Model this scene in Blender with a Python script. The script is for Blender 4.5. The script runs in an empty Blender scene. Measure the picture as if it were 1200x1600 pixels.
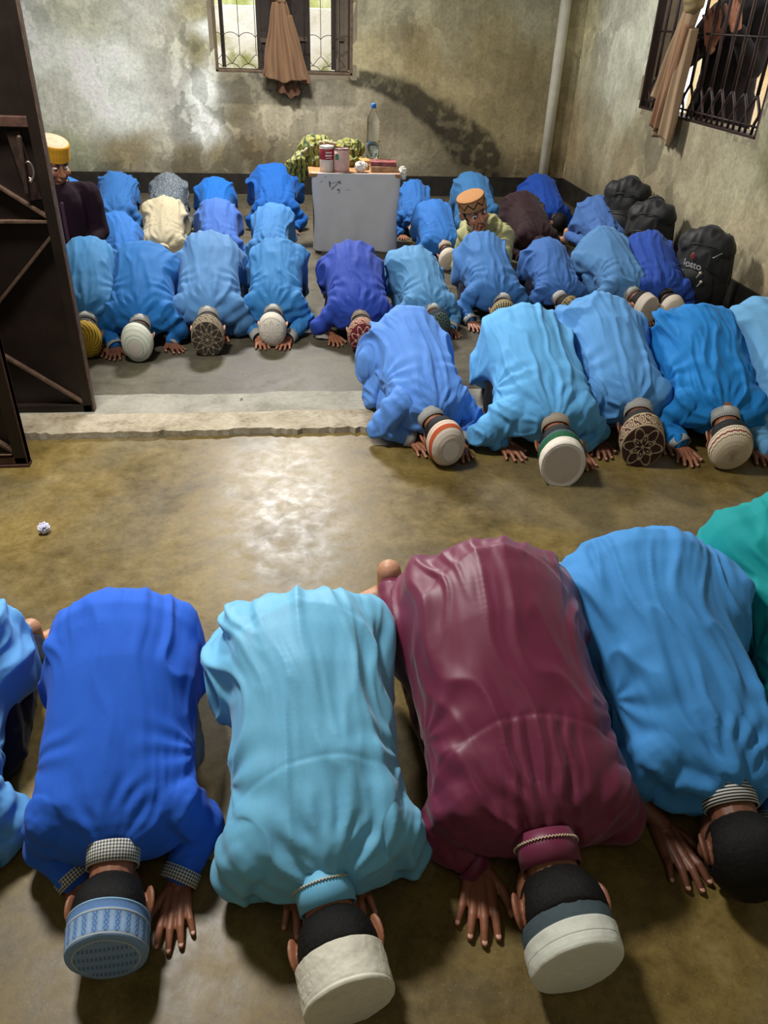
import bpy, bmesh, math, random
import numpy as np
from mathutils import Matrix, Vector

# ------------------------------------------------------------------ camera, world, light, exposure
scn = bpy.context.scene
C = scn.collection
cd = bpy.data.cameras.new('camera'); cam = bpy.data.objects.new('camera', cd); C.objects.link(cam)
cd.sensor_fit = 'VERTICAL'; cd.sensor_height = 24.0; cd.lens = 24.0 * 1205 / 1600
cam.matrix_world = Matrix(((0.9928186, 0.0359934, -0.1140862, 0.0),
                           (-0.1152679, 0.5429851, -0.8317936, 0.0),
                           (0.0320080, 0.8389706, 0.5432346, 1.55), (0, 0, 0, 1)))
cd.clip_start = 0.02
scn.camera = cam
w = bpy.data.worlds.new('sky'); scn.world = w; w.use_nodes = True
bgn = w.node_tree.nodes['Background']; bgn.inputs[0].default_value = (0.93, 0.97, 1.0, 1); bgn.inputs[1].default_value = 2.6


def area(name, loc, rot, size, power, col, size_y=None):
    l = bpy.data.lights.new(name, 'AREA'); l.energy = power; l.color = col; l.size = size
    if size_y: l.shape = 'RECTANGLE'; l.size_y = size_y
    o = bpy.data.objects.new(name, l); C.objects.link(o); o.location = loc; o.rotation_euler = rot
    return o


area('tube_lamp_back', (-0.1, 6.7, 2.85), (math.radians(-26), 0, 0), 0.75, 178, (1.0, 0.975, 0.94), 0.30)
area('ceiling_lamp_front', (-0.9, 2.6, 3.05), (math.radians(-8), 0, 0), 0.45, 104, (1.0, 0.975, 0.94))
area('fill_near', (0.1, -0.6, 3.0), (math.radians(15), 0, 0), 0.8, 4, (1.0, 0.97, 0.93))  # weak fill added near the camera, not a lamp of the room
scn.view_settings.view_transform = 'Standard'; scn.view_settings.look = 'None'
scn.view_settings.gamma = 1; scn.view_settings.use_curve_mapping = False
scn.view_settings.exposure = 0.27

PI = math.pi
rnd = random.Random(7)


# ------------------------------------------------------------------ numpy noise
def _h(ix, iy, iz, seed):
    n = (ix * 374761393 + iy * 668265263 + iz * 2147483647 + seed * 974634777) & 0xffffffff
    n = ((n ^ (n >> 13)) * 1274126177) & 0xffffffff
    n = ((n ^ (n >> 16)) * 2246822519) & 0xffffffff
    return ((n ^ (n >> 15)) & 0xffff) / 32767.5 - 1.0


def vn(P, seed=0):
    P = np.asarray(P, float); I = np.floor(P).astype(np.int64); f = P - I; f = f * f * (3 - 2 * f); r = 0
    for dx in (0, 1):
        for dy in (0, 1):
            for dz in (0, 1):
                wgt = (f[:, 0] if dx else 1 - f[:, 0]) * (f[:, 1] if dy else 1 - f[:, 1]) * (f[:, 2] if dz else 1 - f[:, 2])
                r = r + wgt * _h(I[:, 0] + dx, I[:, 1] + dy, I[:, 2] + dz, seed)
    return r


RN = np.array([[.80, -.48, .36], [.60, .64, -.48], [0, .60, .80]])


def vm(P, seed=0):
    P = np.asarray(P, float); return .70 * (vn(P, seed) + vn(P @ RN.T * 1.13 + 5.3, seed + 91))


def fbm(P, seed=0, o=4):
    r = 0; a = 0.5; P = np.asarray(P, float)
    for i in range(o):
        r = r + a * vn(P * 2 ** i, seed + i * 17); a *= 0.5
    return r


def ss(a, b, x):
    t = np.clip((x - a) / (b - a), 0, 1); return t * t * (3 - 2 * t)


# ------------------------------------------------------------------ materials
def lin(c):
    return tuple(((v / 255) / 12.92 if v / 255 <= 0.04045 else ((v / 255 + 0.055) / 1.055) ** 2.4) for v in c) + (1,)


class NT:
    def __init__(s, name):
        s.m = bpy.data.materials.new(name); s.m.use_nodes = True; s.t = s.m.node_tree
        s.b = s.t.nodes['Principled BSDF']; s.o = s.t.nodes['Material Output']

    def n(s, ty, ins=None, **kw):
        nd = s.t.nodes.new(ty)
        for k, v in kw.items(): setattr(nd, k, v)
        for k, v in (ins or {}).items(): s.set(nd.inputs[k], v)
        return nd

    def set(s, sock, v):
        if isinstance(v, bpy.types.NodeSocket): s.t.links.new(v, sock)
        else: sock.default_value = v

    def noise(s, vec, scale, detail=4, rough=0.55, dist=0):
        return s.n('ShaderNodeTexNoise', {'Vector': vec, 'Scale': scale, 'Detail': detail, 'Roughness': rough, 'Distortion': dist}).outputs['Fac']

    def math(s, op, a, b=0.0, c=None):
        nd = s.n('ShaderNodeMath', {0: a, 1: b}, operation=op)
        if c is not None: s.set(nd.inputs[2], c)
        return nd.outputs[0]

    def ramp(s, fac, pts, interp='LINEAR'):
        nd = s.n('ShaderNodeValToRGB', {'Fac': fac}); e = nd.color_ramp.elements; nd.color_ramp.interpolation = interp
        while len(e) > 1: e.remove(e[-1])
        for i, (p, c) in enumerate(pts):
            if i == 0: el = e[0]; el.position = p
            else: el = e.new(p)
            el.color = c
        return nd.outputs['Color']

    def mix(s, f, a, b, mode='MIX'):
        nd = s.n('ShaderNodeMix', data_type='RGBA', blend_type=mode)
        s.set(nd.inputs[0], f); s.set(nd.inputs[6], a); s.set(nd.inputs[7], b)
        return nd.outputs[2]

    def coord(s, k='Object'):
        return s.n('ShaderNodeTexCoord').outputs[k]

    def bump(s, h, strength=0.3, dist=0.01):
        b = s.n('ShaderNodeBump', {'Height': h, 'Strength': strength, 'Distance': dist})
        s.t.links.new(b.outputs[0], s.b.inputs['Normal'])

    def col(s, c): s.set(s.b.inputs['Base Color'], c)
    def rough(s, r): s.set(s.b.inputs['Roughness'], r)


MC = {}


def cloth_mat(key, c, rough=0.78, sheen=0.05, weave=1.0, var=0.10, spec=0.18):
    if key in MC: return MC[key]
    n = NT(key); v = n.coord(); base = lin(c)
    a = n.noise(v, 9, 3); b = n.noise(v, 420, 2, 0.7)
    sv = n.n('ShaderNodeMapping', {'Vector': v, 'Scale': (1, 0.12, 1)}).outputs[0]
    sl = n.noise(sv, 260, 2)
    dk = tuple(x * (1 - var) for x in base[:3]) + (1,); lt = tuple(min(1, x * (1 + var)) for x in base[:3]) + (1,)
    f = n.math('ADD', n.math('MULTIPLY', a, 0.4), n.math('ADD', n.math('MULTIPLY', b, 0.3), n.math('MULTIPLY', sl, 0.3)))
    n.col(n.ramp(f, [(0.3, dk), (0.7, lt)])); n.rough(rough)
    n.b.inputs['Sheen Weight'].default_value = sheen; n.b.inputs['Sheen Roughness'].default_value = 0.5
    n.b.inputs['Specular IOR Level'].default_value = spec
    h = n.math('ADD', n.math('MULTIPLY', n.noise(v, 900, 1), 0.6 * weave), n.math('MULTIPLY', sl, 0.4 * weave))
    n.bump(h, 0.25, 0.0012)
    MC[key] = n.m; return n.m


def speck_cloth(key, base, spot, scale, thr):
    if key in MC: return MC[key]
    n = NT(key); v = n.coord()
    vo = n.n('ShaderNodeTexVoronoi', {'Vector': v, 'Scale': scale}); 
    d = n.math('ADD', vo.outputs['Distance'], n.math('MULTIPLY', n.noise(v, scale * 2.5, 2), 0.35))
    n.col(n.ramp(d, [(thr, lin(spot)), (thr + 0.06, lin(base))])); n.rough(0.85); n.bump(n.noise(v, 700, 2), 0.2, 0.001)
    MC[key] = n.m; return n.m


def plain(key, c, rough=0.5, metal=0.0, nscale=30, var=0.15, bump=0.1, bd=0.002, spec=0.5):
    if key in MC: return MC[key]
    n = NT(key); v = n.coord(); base = lin(c)
    f = n.noise(v, nscale, 5)
    dk = tuple(x * (1 - var) for x in base[:3]) + (1,); lt = tuple(min(1, x * (1 + var)) for x in base[:3]) + (1,)
    n.col(n.ramp(f, [(0.3, dk), (0.7, lt)])); n.rough(rough); n.b.inputs['Metallic'].default_value = metal
    n.b.inputs['Specular IOR Level'].default_value = spec
    if bump: n.bump(n.noise(v, nscale * 6, 3), bump, bd)
    MC[key] = n.m; return n.m


def skin_mat(key, c):
    if key in MC: return MC[key]
    n = NT(key); v = n.coord(); b = lin(c)
    f = n.noise(v, 22, 4)
    n.col(n.ramp(f, [(0.3, tuple(x * 0.82 for x in b[:3]) + (1,)), (0.7, tuple(x * 1.15 for x in b[:3]) + (1,))])); n.rough(0.48)
    n.b.inputs['Subsurface Weight'].default_value = 0.08; n.b.inputs['Subsurface Scale'].default_value = 0.01
    n.b.inputs['Subsurface Radius'].default_value = (1, 0.35, 0.2)
    n.bump(n.math('ADD', n.noise(v, 260, 3), n.n('ShaderNodeTexVoronoi', {'Vector': v, 'Scale': 700.0}).outputs['Distance']), 0.18, 0.0008)
    MC[key] = n.m; return n.m


def hair_mat():
    if 'hair' in MC: return MC['hair']
    n = NT('hair'); v = n.coord()
    mp = n.n('ShaderNodeMapping', {'Vector': v, 'Scale': (1, 0.25, 0.5)}).outputs[0]
    f = n.noise(mp, 620, 3, 0.7); g = n.noise(v, 60, 3)
    n.col(n.ramp(f, [(0.35, (0.002, 0.002, 0.002, 1)), (0.75, (0.014, 0.012, 0.011, 1))])); n.rough(0.6)
    n.b.inputs['Specular IOR Level'].default_value = 0.22
    n.bump(n.math('ADD', f, n.math('MULTIPLY', g, 0.3)), 0.7, 0.003)
    MC['hair'] = n.m; return n.m


def attr_mat(key, attr='Col', rough=0.85, bump_scale=500, strength=0.3, dist=0.001, detail=0.12, spec=0.3):
    """colour from the object's own colour attribute (a knitted or printed pattern) with a fine grain over it"""
    if key in MC: return MC[key]
    n = NT(key); v = n.coord()
    c = n.n('ShaderNodeAttribute', attribute_name=attr).outputs['Color']
    g = n.noise(v, bump_scale, 2)
    c = n.mix(1.0, c, n.ramp(g, [(0.25, (1 - detail,) * 3 + (1,)), (0.75, (1, 1, 1, 1))]), 'MULTIPLY')
    n.col(c); n.rough(rough); n.b.inputs['Specular IOR Level'].default_value = spec
    n.bump(g, strength, dist); MC[key] = n.m; return n.m


def gingham(key='gingham', step=0.0034, light=(205, 205, 198), dark=(30, 30, 32), stripe=False):
    if key in MC: return MC[key]
    n = NT(key); uv = n.n('ShaderNodeUVMap').outputs[0]
    sp = n.n('ShaderNodeSeparateXYZ', {0: uv})
    a = n.math('GREATER_THAN', n.math('FRACT', n.math('DIVIDE', sp.outputs[0], step * 2)), 0.5)
    b = n.math('GREATER_THAN', n.math('FRACT', n.math('DIVIDE', sp.outputs[1], step * 2)), 0.5)
    f = b if stripe else n.math('MULTIPLY', n.math('ADD', a, b), 0.5)
    n.col(n.ramp(f, [(0.0, lin(light)), (1.0, lin(dark))])); n.rough(0.8)
    n.bump(n.noise(n.coord(), 900, 1), 0.2, 0.0006)
    MC[key] = n.m; return n.m


SKIN = [skin_mat('skin_brown', (138, 88, 62)), skin_mat('skin_deep', (112, 70, 50)), skin_mat('skin_warm', (158, 104, 76))]
NAIL = skin_mat('nail', (196, 146, 124))
SOLE = skin_mat('skin_light', (186, 136, 104))


# ------------------------------------------------------------------ mesh soup
class Soup:
    def __init__(s): s.v = []; s.f = []; s.n = 0; s.mi = []

    def add(s, V, F, mi=0):
        V = np.asarray(V, float); s.v.append(V)
        s.f += [tuple(i + s.n for i in f) for f in F]; s.mi += [mi] * len(F); s.n += len(V); return s

    def V(s): return np.concatenate(s.v) if s.v else np.zeros((0, 3))

    def obj(s, name, mats, parent=None, smooth=True, loc=None, rot=None):
        return mk(name, s.V(), s.f, mats, parent, smooth, s.mi)


def mkmesh(name, V, F, smooth=True, mi=None):
    me = bpy.data.meshes.new(name)
    me.from_pydata(np.asarray(V, float).tolist(), [], [tuple(int(i) for i in f) for f in F]); 
    if smooth: me.polygons.foreach_set('use_smooth', [True] * len(me.polygons))
    if mi is not None and any(mi): me.polygons.foreach_set('material_index', list(mi))
    me.update(); return me


def mk(name, V, F, mats, parent=None, smooth=True, mi=None):
    me = mkmesh(name, V, F, smooth, mi)
    for m in (mats if isinstance(mats, (list, tuple)) else [mats]): me.materials.append(m)
    o = bpy.data.objects.new(name, me); C.objects.link(o)
    if parent is not None: o.parent = parent
    return o


def tag(o, label=None, cat=None, group=None, kind=None):
    for k, v in (('label', label), ('category', cat), ('group', group), ('kind', kind)):
        if v: o[k] = v
    return o


def empty(name, loc=(0, 0, 0), rz=0, label=None, cat=None, group=None, kind=None):
    o = bpy.data.objects.new(name, None); C.objects.link(o); o.location = loc; o.rotation_euler = (0, 0, rz); o.empty_display_size = 0.05
    return tag(o, label, cat, group, kind)


def unit(v):
    v = np.asarray(v, float); return v / max(1e-9, np.linalg.norm(v))


def frame(d):
    d = unit(d); a = np.array([0, 0, 1.0]) if abs(d[2]) < 0.9 else np.array([1.0, 0, 0])
    x = unit(np.cross(a, d)); y = np.cross(d, x); return x, y, d


def ring_mesh(rings, cap=True, closed=True):
    n = len(rings[0]); V = np.concatenate(rings); F = []
    for i in range(len(rings) - 1):
        for j in range(n if closed else n - 1):
            k = (j + 1) % n; F.append((i * n + j, i * n + k, (i + 1) * n + k, (i + 1) * n + j))
    if cap: F.append(tuple(range(n))[::-1]); F.append(tuple((len(rings) - 1) * n + j for j in range(n)))
    return V, F


def capsule(a, b, ra, rb, seg=14, k=4):
    a = np.asarray(a, float); b = np.asarray(b, float); x, y, d = frame(b - a); R = []
    t = np.arange(seg) * 2 * PI / seg; circ = np.outer(np.cos(t), x) + np.outer(np.sin(t), y)
    for i in range(k): ph = -PI / 2 + (i + 0.35) / k * PI / 2; R.append(a + d * ra * math.sin(ph) + circ * ra * math.cos(ph))
    R.append(a + circ * ra); R.append(b + circ * rb)
    for i in range(k - 1, -1, -1): ph = PI / 2 - (i + 0.35) / k * PI / 2; R.append(b + d * rb * math.sin(ph) + circ * rb * math.cos(ph))
    return ring_mesh(R)


def tube(pts, r, seg=8, cap=True):
    pts = [np.asarray(p, float) for p in pts]; R = []; t = np.arange(seg) * 2 * PI / seg
    rr = r if hasattr(r, '__len__') else [r] * len(pts); px = None
    for i, p in enumerate(pts):
        d = unit(pts[min(i + 1, len(pts) - 1)] - pts[max(i - 1, 0)])
        if px is None: px, py, _ = frame(d)
        else: px = unit(px - d * px.dot(d)); py = np.cross(d, px)
        R.append(p + rr[i] * (np.outer(np.cos(t), px) + np.outer(np.sin(t), py)))
    return ring_mesh(R, cap)


def ellipsoid(c, r, R=None, nu=20, nv=12):
    P = []; F = []
    for i in range(1, nv):
        th = PI * i / nv
        for j in range(nu): ph = 2 * PI * j / nu; P.append((math.sin(th) * math.cos(ph), math.sin(th) * math.sin(ph), math.cos(th)))
    P += [(0, 0, 1), (0, 0, -1)]; t = len(P) - 2
    for i in range(nv - 2):
        for j in range(nu): k = (j + 1) % nu; F.append((i * nu + j, (i + 1) * nu + j, (i + 1) * nu + k, i * nu + k))
    for j in range(nu):
        k = (j + 1) % nu; F.append((t, j, k)); F.append((t + 1, (nv - 2) * nu + k, (nv - 2) * nu + j))
    P = np.array(P) * np.asarray(r)
    if R is not None: P = P @ np.asarray(R).T
    return P + np.asarray(c, float), F


def box(c, s, R=None):
    P = np.array([(x, y, z) for x in (-.5, .5) for y in (-.5, .5) for z in (-.5, .5)]) * np.asarray(s, float)
    if R is not None: P = P @ np.asarray(R).T
    return P + np.asarray(c, float), [(0, 1, 3, 2), (4, 6, 7, 5), (0, 4, 5, 1), (2, 3, 7, 6), (0, 2, 6, 4), (1, 5, 7, 3)]


def bbox(name, c, s, mat, parent=None, bev=0.004, R=None, seg=2):
    """one bevelled box as an object"""
    bm = bmesh.new(); V, F = box(c, s, R); vs = [bm.verts.new(v) for v in V]
    for f in F: bm.faces.new([vs[i] for i in f])
    bmesh.ops.recalc_face_normals(bm, faces=bm.faces)
    if bev: bmesh.ops.bevel(bm, geom=list(bm.edges), offset=min(bev, min(s) * 0.45), segments=seg, affect='EDGES', profile=0.6)
    me = bpy.data.meshes.new(name); bm.to_mesh(me); bm.free(); me.materials.append(mat)
    o = bpy.data.objects.new(name, me); C.objects.link(o)
    if parent is not None: o.parent = parent
    return o


def rotx(a): c, s = math.cos(a), math.sin(a); return np.array([[1, 0, 0], [0, c, -s], [0, s, c]])
def roty(a): c, s = math.cos(a), math.sin(a); return np.array([[c, 0, s], [0, 1, 0], [-s, 0, c]])
def rotz(a): c, s = math.cos(a), math.sin(a); return np.array([[c, -s, 0], [s, c, 0], [0, 0, 1]])


def remesh(V, F, vox, smooth=3, fac=0.5):
    me = mkmesh('tmp', V, F, False); o = bpy.data.objects.new('tmp', me); C.objects.link(o)
    m = o.modifiers.new('r', 'REMESH'); m.mode = 'VOXEL'; m.voxel_size = vox
    if smooth: s = o.modifiers.new('s', 'SMOOTH'); s.iterations = smooth; s.factor = fac
    dg = bpy.context.evaluated_depsgraph_get(); ev = o.evaluated_get(dg); e = ev.to_mesh()
    nv = len(e.vertices); P = np.empty(nv * 3, 'f'); e.vertices.foreach_get('co', P)
    N = np.empty(nv * 3, 'f'); e.vertices.foreach_get('normal', N)
    nl = len(e.loops); L = np.empty(nl, 'i'); e.loops.foreach_get('vertex_index', L)
    npg = len(e.polygons); ls = np.empty(npg, 'i'); e.polygons.foreach_get('loop_start', ls)
    lt = np.empty(npg, 'i'); e.polygons.foreach_get('loop_total', lt)
    FF = [tuple(L[a:a + b]) for a, b in zip(ls.tolist(), lt.tolist())]
    ev.to_mesh_clear(); bpy.data.objects.remove(o); bpy.data.meshes.remove(me)
    return P.reshape(-1, 3).astype(float), FF, N.reshape(-1, 3).astype(float)


def setcol(o, cols, name='Col'):
    a = o.data.color_attributes.new(name, 'FLOAT_COLOR', 'POINT')
    c = np.concatenate([cols, np.ones((len(cols), 1))], 1).astype('f'); a.data.foreach_set('color', c.ravel())


def LC(c): return np.array(lin(c)[:3])


# ------------------------------------------------------------------ body library
def build_head(vox):
    s = Soup()
    s.add(*ellipsoid((0, -.010, .000), (.072, .090, .077), nu=32, nv=20))
    s.add(*ellipsoid((0, .030, -.050), (.057, .056, .066), nu=28, nv=18)); s.add(*ellipsoid((0, .045, -.092), (.034, .034, .026)))
    s.add(*capsule((0, .078, .000), (0, .100, -.040), .009, .012)); s.add(*capsule((-.011, .090, -.044), (.011, .090, -.044), .008, .008))
    s.add(*ellipsoid((0, .086, -.066), (.024, .010, .006))); s.add(*ellipsoid((0, .084, -.075), (.020, .010, .006)))
    s.add(*capsule((-.032, .068, .014), (.032, .068, .014), .013, .013))
    for q in (-1, 1):
        s.add(*ellipsoid((q * .034, .058, -.040), (.026, .026, .024)))
        s.add(*ellipsoid((q * .079, -.010, -.016), (.0075, .019, .031), rotx(-.12) @ rotz(q * .55)))
    s.add(*capsule((0, -.022, -.045), (0, -.030, -.175), .047, .043))
    V, F, N = remesh(s.V(), s.f, vox, 3)
    for q in (-1, 1):     # eye sockets and ear hollows
        d = np.linalg.norm((V - [q * .030, .080, -.008]) / [.019, .03, .011], axis=1)
        V[:, 1] -= .007 * np.exp(-d ** 2)
        d = np.linalg.norm((V - [q * .088, -.002, -.014]) / [.009, .009, .017], axis=1)
        V[:, 0] -= q * .006 * np.exp(-d ** 2)
    return V, F


def build_hair(front=False, full=False):
    nu, nv = 110, 70; V, F = ellipsoid((0, -.010, .000), (.072, .090, .077), nu=nu, nv=nv)
    c = np.array([0, -.010, .002]); D = V - c; D = D / np.linalg.norm(D, axis=1)[:, None]
    x, y, z = V.T; nzv = fbm(V * 60, 5, 3)
    hair_y = np.where(z > .045, .12 if (front or full) else .06, .030 - .25 * np.clip(-z, 0, 1)) if not front else np.where(z > .040, .2, .028 + np.clip(z - .02, 0, .02) * 2.0)
    m = np.minimum((hair_y - y) / .012, (z + .080 + .010 * np.cos(x / .045)) / .012)
    if not full: m = np.minimum(m, (.021 + .12 * y - z) / .004)
    ear = np.linalg.norm((V - [0, -.008, -.018]) / [1, .020, .030], axis=1); m = np.where((np.abs(x) > .05), np.minimum(m, (ear - 1) * 3), m)
    m = m + nzv * .5; t = -.0025 + .0085 * ss(-.4, 1.2, m)
    V = V + D * t[:, None] + D * (vn(V * 420, 3) * .0009 * ss(0, 1, m))[:, None]
    ok = t > -.0022; F = [f for f in F if all(ok[i] for i in f)]
    return V, F


def build_hand(vox, fine):
    s = Soup()
    kn = [(.027, -.072, .016), (.009, -.078, .018), (-.009, -.074, .017), (-.026, -.065, .014)]
    ln = [.060, .067, .062, .049]; sp = [.16, .03, -.10, -.26]; nails = []
    for i, k in enumerate(kn):
        k = np.array(k); s.add(*capsule((k[0] * .55, .004, .018), k, .014, .0105 if i < 3 else .0095))
        d = np.array([math.sin(sp[i]), -math.cos(sp[i]), 0]); r0 = .0088 if i < 3 else .0078
        p1 = k + d * ln[i] * .42 + [0, 0, .003]; p2 = k + d * ln[i] * .72 + [0, 0, -.003]; p3 = k + d * ln[i]; p3[2] = .0065
        s.add(*capsule(k, p1, r0 + .001, r0)); s.add(*capsule(p1, p2, r0, r0 * .92)); s.add(*capsule(p2, p3, r0 * .92, r0 * .78))
        nails.append((p3 + [0, 0, r0 * .70], d, r0 * .62))
    a, b, c_ = np.array([.018, -.012, .017]), np.array([.044, -.040, .014]), np.array([.058, -.066, .010])
    s.add(*capsule(a, b, .015, .0115)); s.add(*capsule(b, c_, .0115, .0092)); s.add(*capsule(c_, c_ + [.004, -.020, -.002], .0092, .0075))
    nails.append((c_ + [.004, -.020, .0055], unit([.2, -1, 0]), .0062))
    s.add(*ellipsoid((0, -.035, .016), (.033, .040, .013))); s.add(*capsule((0, .03, .022), (0, -.01, .018), .021, .018))
    V, F, N = remesh(s.V(), s.f, vox, 2); o = Soup(); o.add(V, F)
    if fine:
        for p, d, r in nails:
            x = np.cross(d, [0, 0, 1]); R = np.array([x, d, [0, 0, 1]]).T
            o.add(*ellipsoid(p, (r, r * 1.25, r * .35), R, 10, 6), mi=1)
    return o.V(), o.f, o.mi


def build_foot(vox):
    """left bare foot: origin at the ankle, sole along -z, toes towards +y"""
    s = Soup()
    s.add(*capsule((0, 0, .03), (0, -.005, -.03), .030, .034)); s.add(*ellipsoid((0, -.035, -.045), (.028, .034, .026)))
    s.add(*capsule((0, -.02, -.045), (.006, .075, -.056), .027, .020)); s.add(*capsule((0, .01, -.035), (-.012, .10, -.058), .026, .016))
    s.add(*capsule((0, .0, -.04), (.016, .095, -.060), .022, .015)); s.add(*capsule((-.014, .10, -.060), (.018, .092, -.062), .015, .013))
    for i in range(5):
        x = -.025 + i * .0128; r = [.0115, .0085, .008, .0075, .007][i]
        s.add(*capsule((x * .9, .095 - i * .003, -.060), (x * 1.25, .135 - i * .008, -.065), r, r * .9))
    V, F, N = remesh(s.V(), s.f, vox, 2); return V, F, [0] * len(F)


HEAD = {0: build_head(.0034), 1: build_head(.0055)}
HAIR = build_hair(); HAIRF = build_hair(front=True); HAIRB = build_hair(full=True)
HAND = {0: build_hand(.0024, True), 1: build_hand(.0036, False)}
FOOT = build_foot(.0040)


# ------------------------------------------------------------------ caps: pattern functions give colour and relief from
# (a = angle 0..1, v = 0 centre of crown .. 1 rim, vs = where the crown turns into the side)
def mixc(a, b, t): return a[None, :] * (1 - t[:, None]) + b[None, :] * t[:, None] if a.ndim == 1 else a * (1 - t[:, None]) + b[None, :] * t[:, None]


def band(v, a, b, e=.008): return ss(a - e, a + e, v) * (1 - ss(b - e, b + e, v))


def petals(a, r, n, r0, r1, ph=0):      # flower petals in the crown disc, r = radius 0..1
    q = np.abs(np.cos(PI * n * (a + ph))); R = r0 + (r1 - r0) * q ** 1.5
    return R


def cap_pattern(kind, a, v, vs, seed=0):
    A = a * 2 * PI; side = ss(vs - .01, vs + .01, v); r = np.clip(v / vs, 0, 1); h = (v - vs) / (1 - vs)
    N = len(a); P3 = np.stack([np.cos(A) * 4 * (v + .2), np.sin(A) * 4 * (v + .2), v * 5], 1)
    rel = np.zeros(N)
    if kind == 'blue_knit':
        c = np.tile(LC((128, 160, 200)), (N, 1)); dk = LC((70, 112, 172)); lt = LC((205, 205, 190))
        n = 24; fx = (a * n) % 1 - .5; amp = .16 * np.sin(h * PI * 7)
        dna = np.minimum(np.abs(fx - amp), np.abs(fx + amp)) < .07
        m = dna & (h > .12) & (h < .68) ; c = mixc(c, dk, m * .85); rel += m * .0006
        st = (np.abs(fx) > .36) & (h > .12) & (h < .68); c = mixc(c, LC((150, 178, 208)), st * 1.0)
        rim = ss(.70, .72, h) * (((a * 150 + h * 6) % 1) * .5 + .35); c = mixc(c, dk, np.clip(rim, 0, 1))
        c = mixc(c, lt, band(h, .695, .725, .006)); c = mixc(c, lt, band(h, .075, .10, .006)); rel += band(h, .68, .74) * .0012
        c = mixc(c, LC((140, 182, 215)), ss(.94, .96, h)); rel += ss(.94, .97, h) * .0015
        X = r * np.cos(A); t = (1 - side) * ((np.sin(X * 17) > .2) * (np.sin(A * 0 + r * np.sin(A) * 60 + X * 8) > -.2)) * (r < .80)
        c = mixc(c, LC((88, 110, 150)), t * .8); c = mixc(c, lt, (1 - side) * band(r, .80, .825, .005)); rel += t * .0004
    elif kind == 'white_plain':
        c = np.tile(LC((226, 222, 204)), (N, 1)); sd = np.abs(a - .27) < .0018; rel -= sd * side * .0015
        c = mixc(c, LC((170, 164, 145)), sd * side * .8)
        st = (np.sin((a * 8 + h * .8) * 44) > .3) & (h > .22) & (h < .62) & (a > .14) & (a < .22); c = mixc(c, LC((240, 238, 225)), st * 1.); rel += st * .001
        rel += .0016 * fbm(P3 * 1.6, seed, 3) + .002 * band(v, vs - .02, vs + .03, .01)
        c = mixc(c, LC((196, 190, 170)), .3 * ss(.0, .6, fbm(P3, seed + 2)))
    elif kind == 'grey_white':
        c = np.tile(LC((222, 224, 212)), (N, 1)); g = ss(.63, .64, h); c = mixc(c, LC((72, 86, 92)), g); rel -= g * .003
        ln = band(h, .30, .315, .004); c = mixc(c, LC((120, 125, 118)), ln * .8); rel -= ln * .0006
        rel += .001 * fbm(P3 * 1.5, seed, 3)
    elif kind == 'orange_white':
        c = np.tile(LC((214, 200, 184)), (N, 1)); mesh = (np.sin(A * 60) > 0) * (np.sin(v * 180) > 0)
        c = mixc(c, LC((170, 152, 134)), mesh * .5 * (v > .28)); rel -= mesh * .0006 * (v > .28)
        o = band(v, .66, .82); c = mixc(c, LC((186, 84, 46)), o); rel += o * .001
        c = mixc(c, LC((222, 206, 188)), ss(.83, .85, v) * (np.sin(A * 70) * .2 + .8)); c = mixc(c, LC((196, 120, 90)), band(v, .90, .93, .005) * .7)
        c = mixc(c, LC((230, 222, 214)), (v < .28) * 1.)
    elif kind == 'green_white':
        c = np.tile(LC((226, 216, 202)), (N, 1)); c = mixc(c, LC((214, 196, 182)), (1 - side) * ss(.9, .86, r)); c = mixc(c, LC((20, 84, 52)), ss(.45, .47, h)); rel += (1 - ss(.45, .47, h)) * side * .003
        c = mixc(c, LC((60, 90, 92)), ss(.84, .87, h)); rel -= ss(.84, .86, h) * .001; rel -= (1 - side) * ss(.95, .80, r) * .006; rel += .0012 * fbm(P3 * 2, seed, 3)
    elif kind in ('brown_paisley', 'taupe_arabesque', 'maroon_floral', 'cream_floral'):
        bg, fg = {'brown_paisley': ((70, 42, 38), (176, 156, 124)), 'taupe_arabesque': ((62, 54, 46), (158, 142, 116)),
                  'maroon_floral': ((98, 26, 38), (206, 168, 142)), 'cream_floral': ((40, 34, 30), (190, 170, 130))}[kind]
        c = np.tile(LC(bg), (N, 1)); X, Y = r * np.cos(A), r * np.sin(A)
        n = {'brown_paisley': 6, 'taupe_arabesque': 10, 'maroon_floral': 8, 'cream_floral': 9}[kind]
        R1 = petals(a, r, n / 2 * 2, .20, .58); R2 = petals(a, r, n / 2 * 2, .48, .92, .5 / n)
        m = (np.abs(r - R1) < .045) | (np.abs(r - R2) < .04) | (r < .10) | ((np.abs(np.sin(PI * n * (a + .5 / n))) < .22) & (r > .12) & (r < .4))
        m |= ((np.abs(np.sin(PI * n * a)) < .30) & (r > .30) & (r < .40))
        m &= (v < vs); ring = band(v, vs - .01, vs + .035, .006) > .5
        if kind == 'maroon_floral': ring &= (np.sin(A * 0) > 1)
        k = 12 if kind != 'taupe_arabesque' else 16; fa = (a * k) % 1 - .5; hh = h - .5
        d = np.sqrt((fa * 1.25 + .10 * np.sin(h * 9)) ** 2 + (hh * .95) ** 2)
        m2 = (h > .10) & (h < .90) & ((np.abs(d - .38) < .05) | (np.abs(d - .20) < .045) | (d < .07) | (np.abs(np.abs(fa) - .5 + .1 * np.sin(h * 12)) < .05))
        rim = band(h, .90, 1.2) > .5
        m = m | m2 | ring | rim; t = m * 1.0; c = mixc(c, LC(fg), t); rel += t * .0011
        c = mixc(c, LC(bg), .35 * (np.sin(A * 90) > .2) * (ring | rim))
    elif kind == 'rings_whitegreen':
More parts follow.
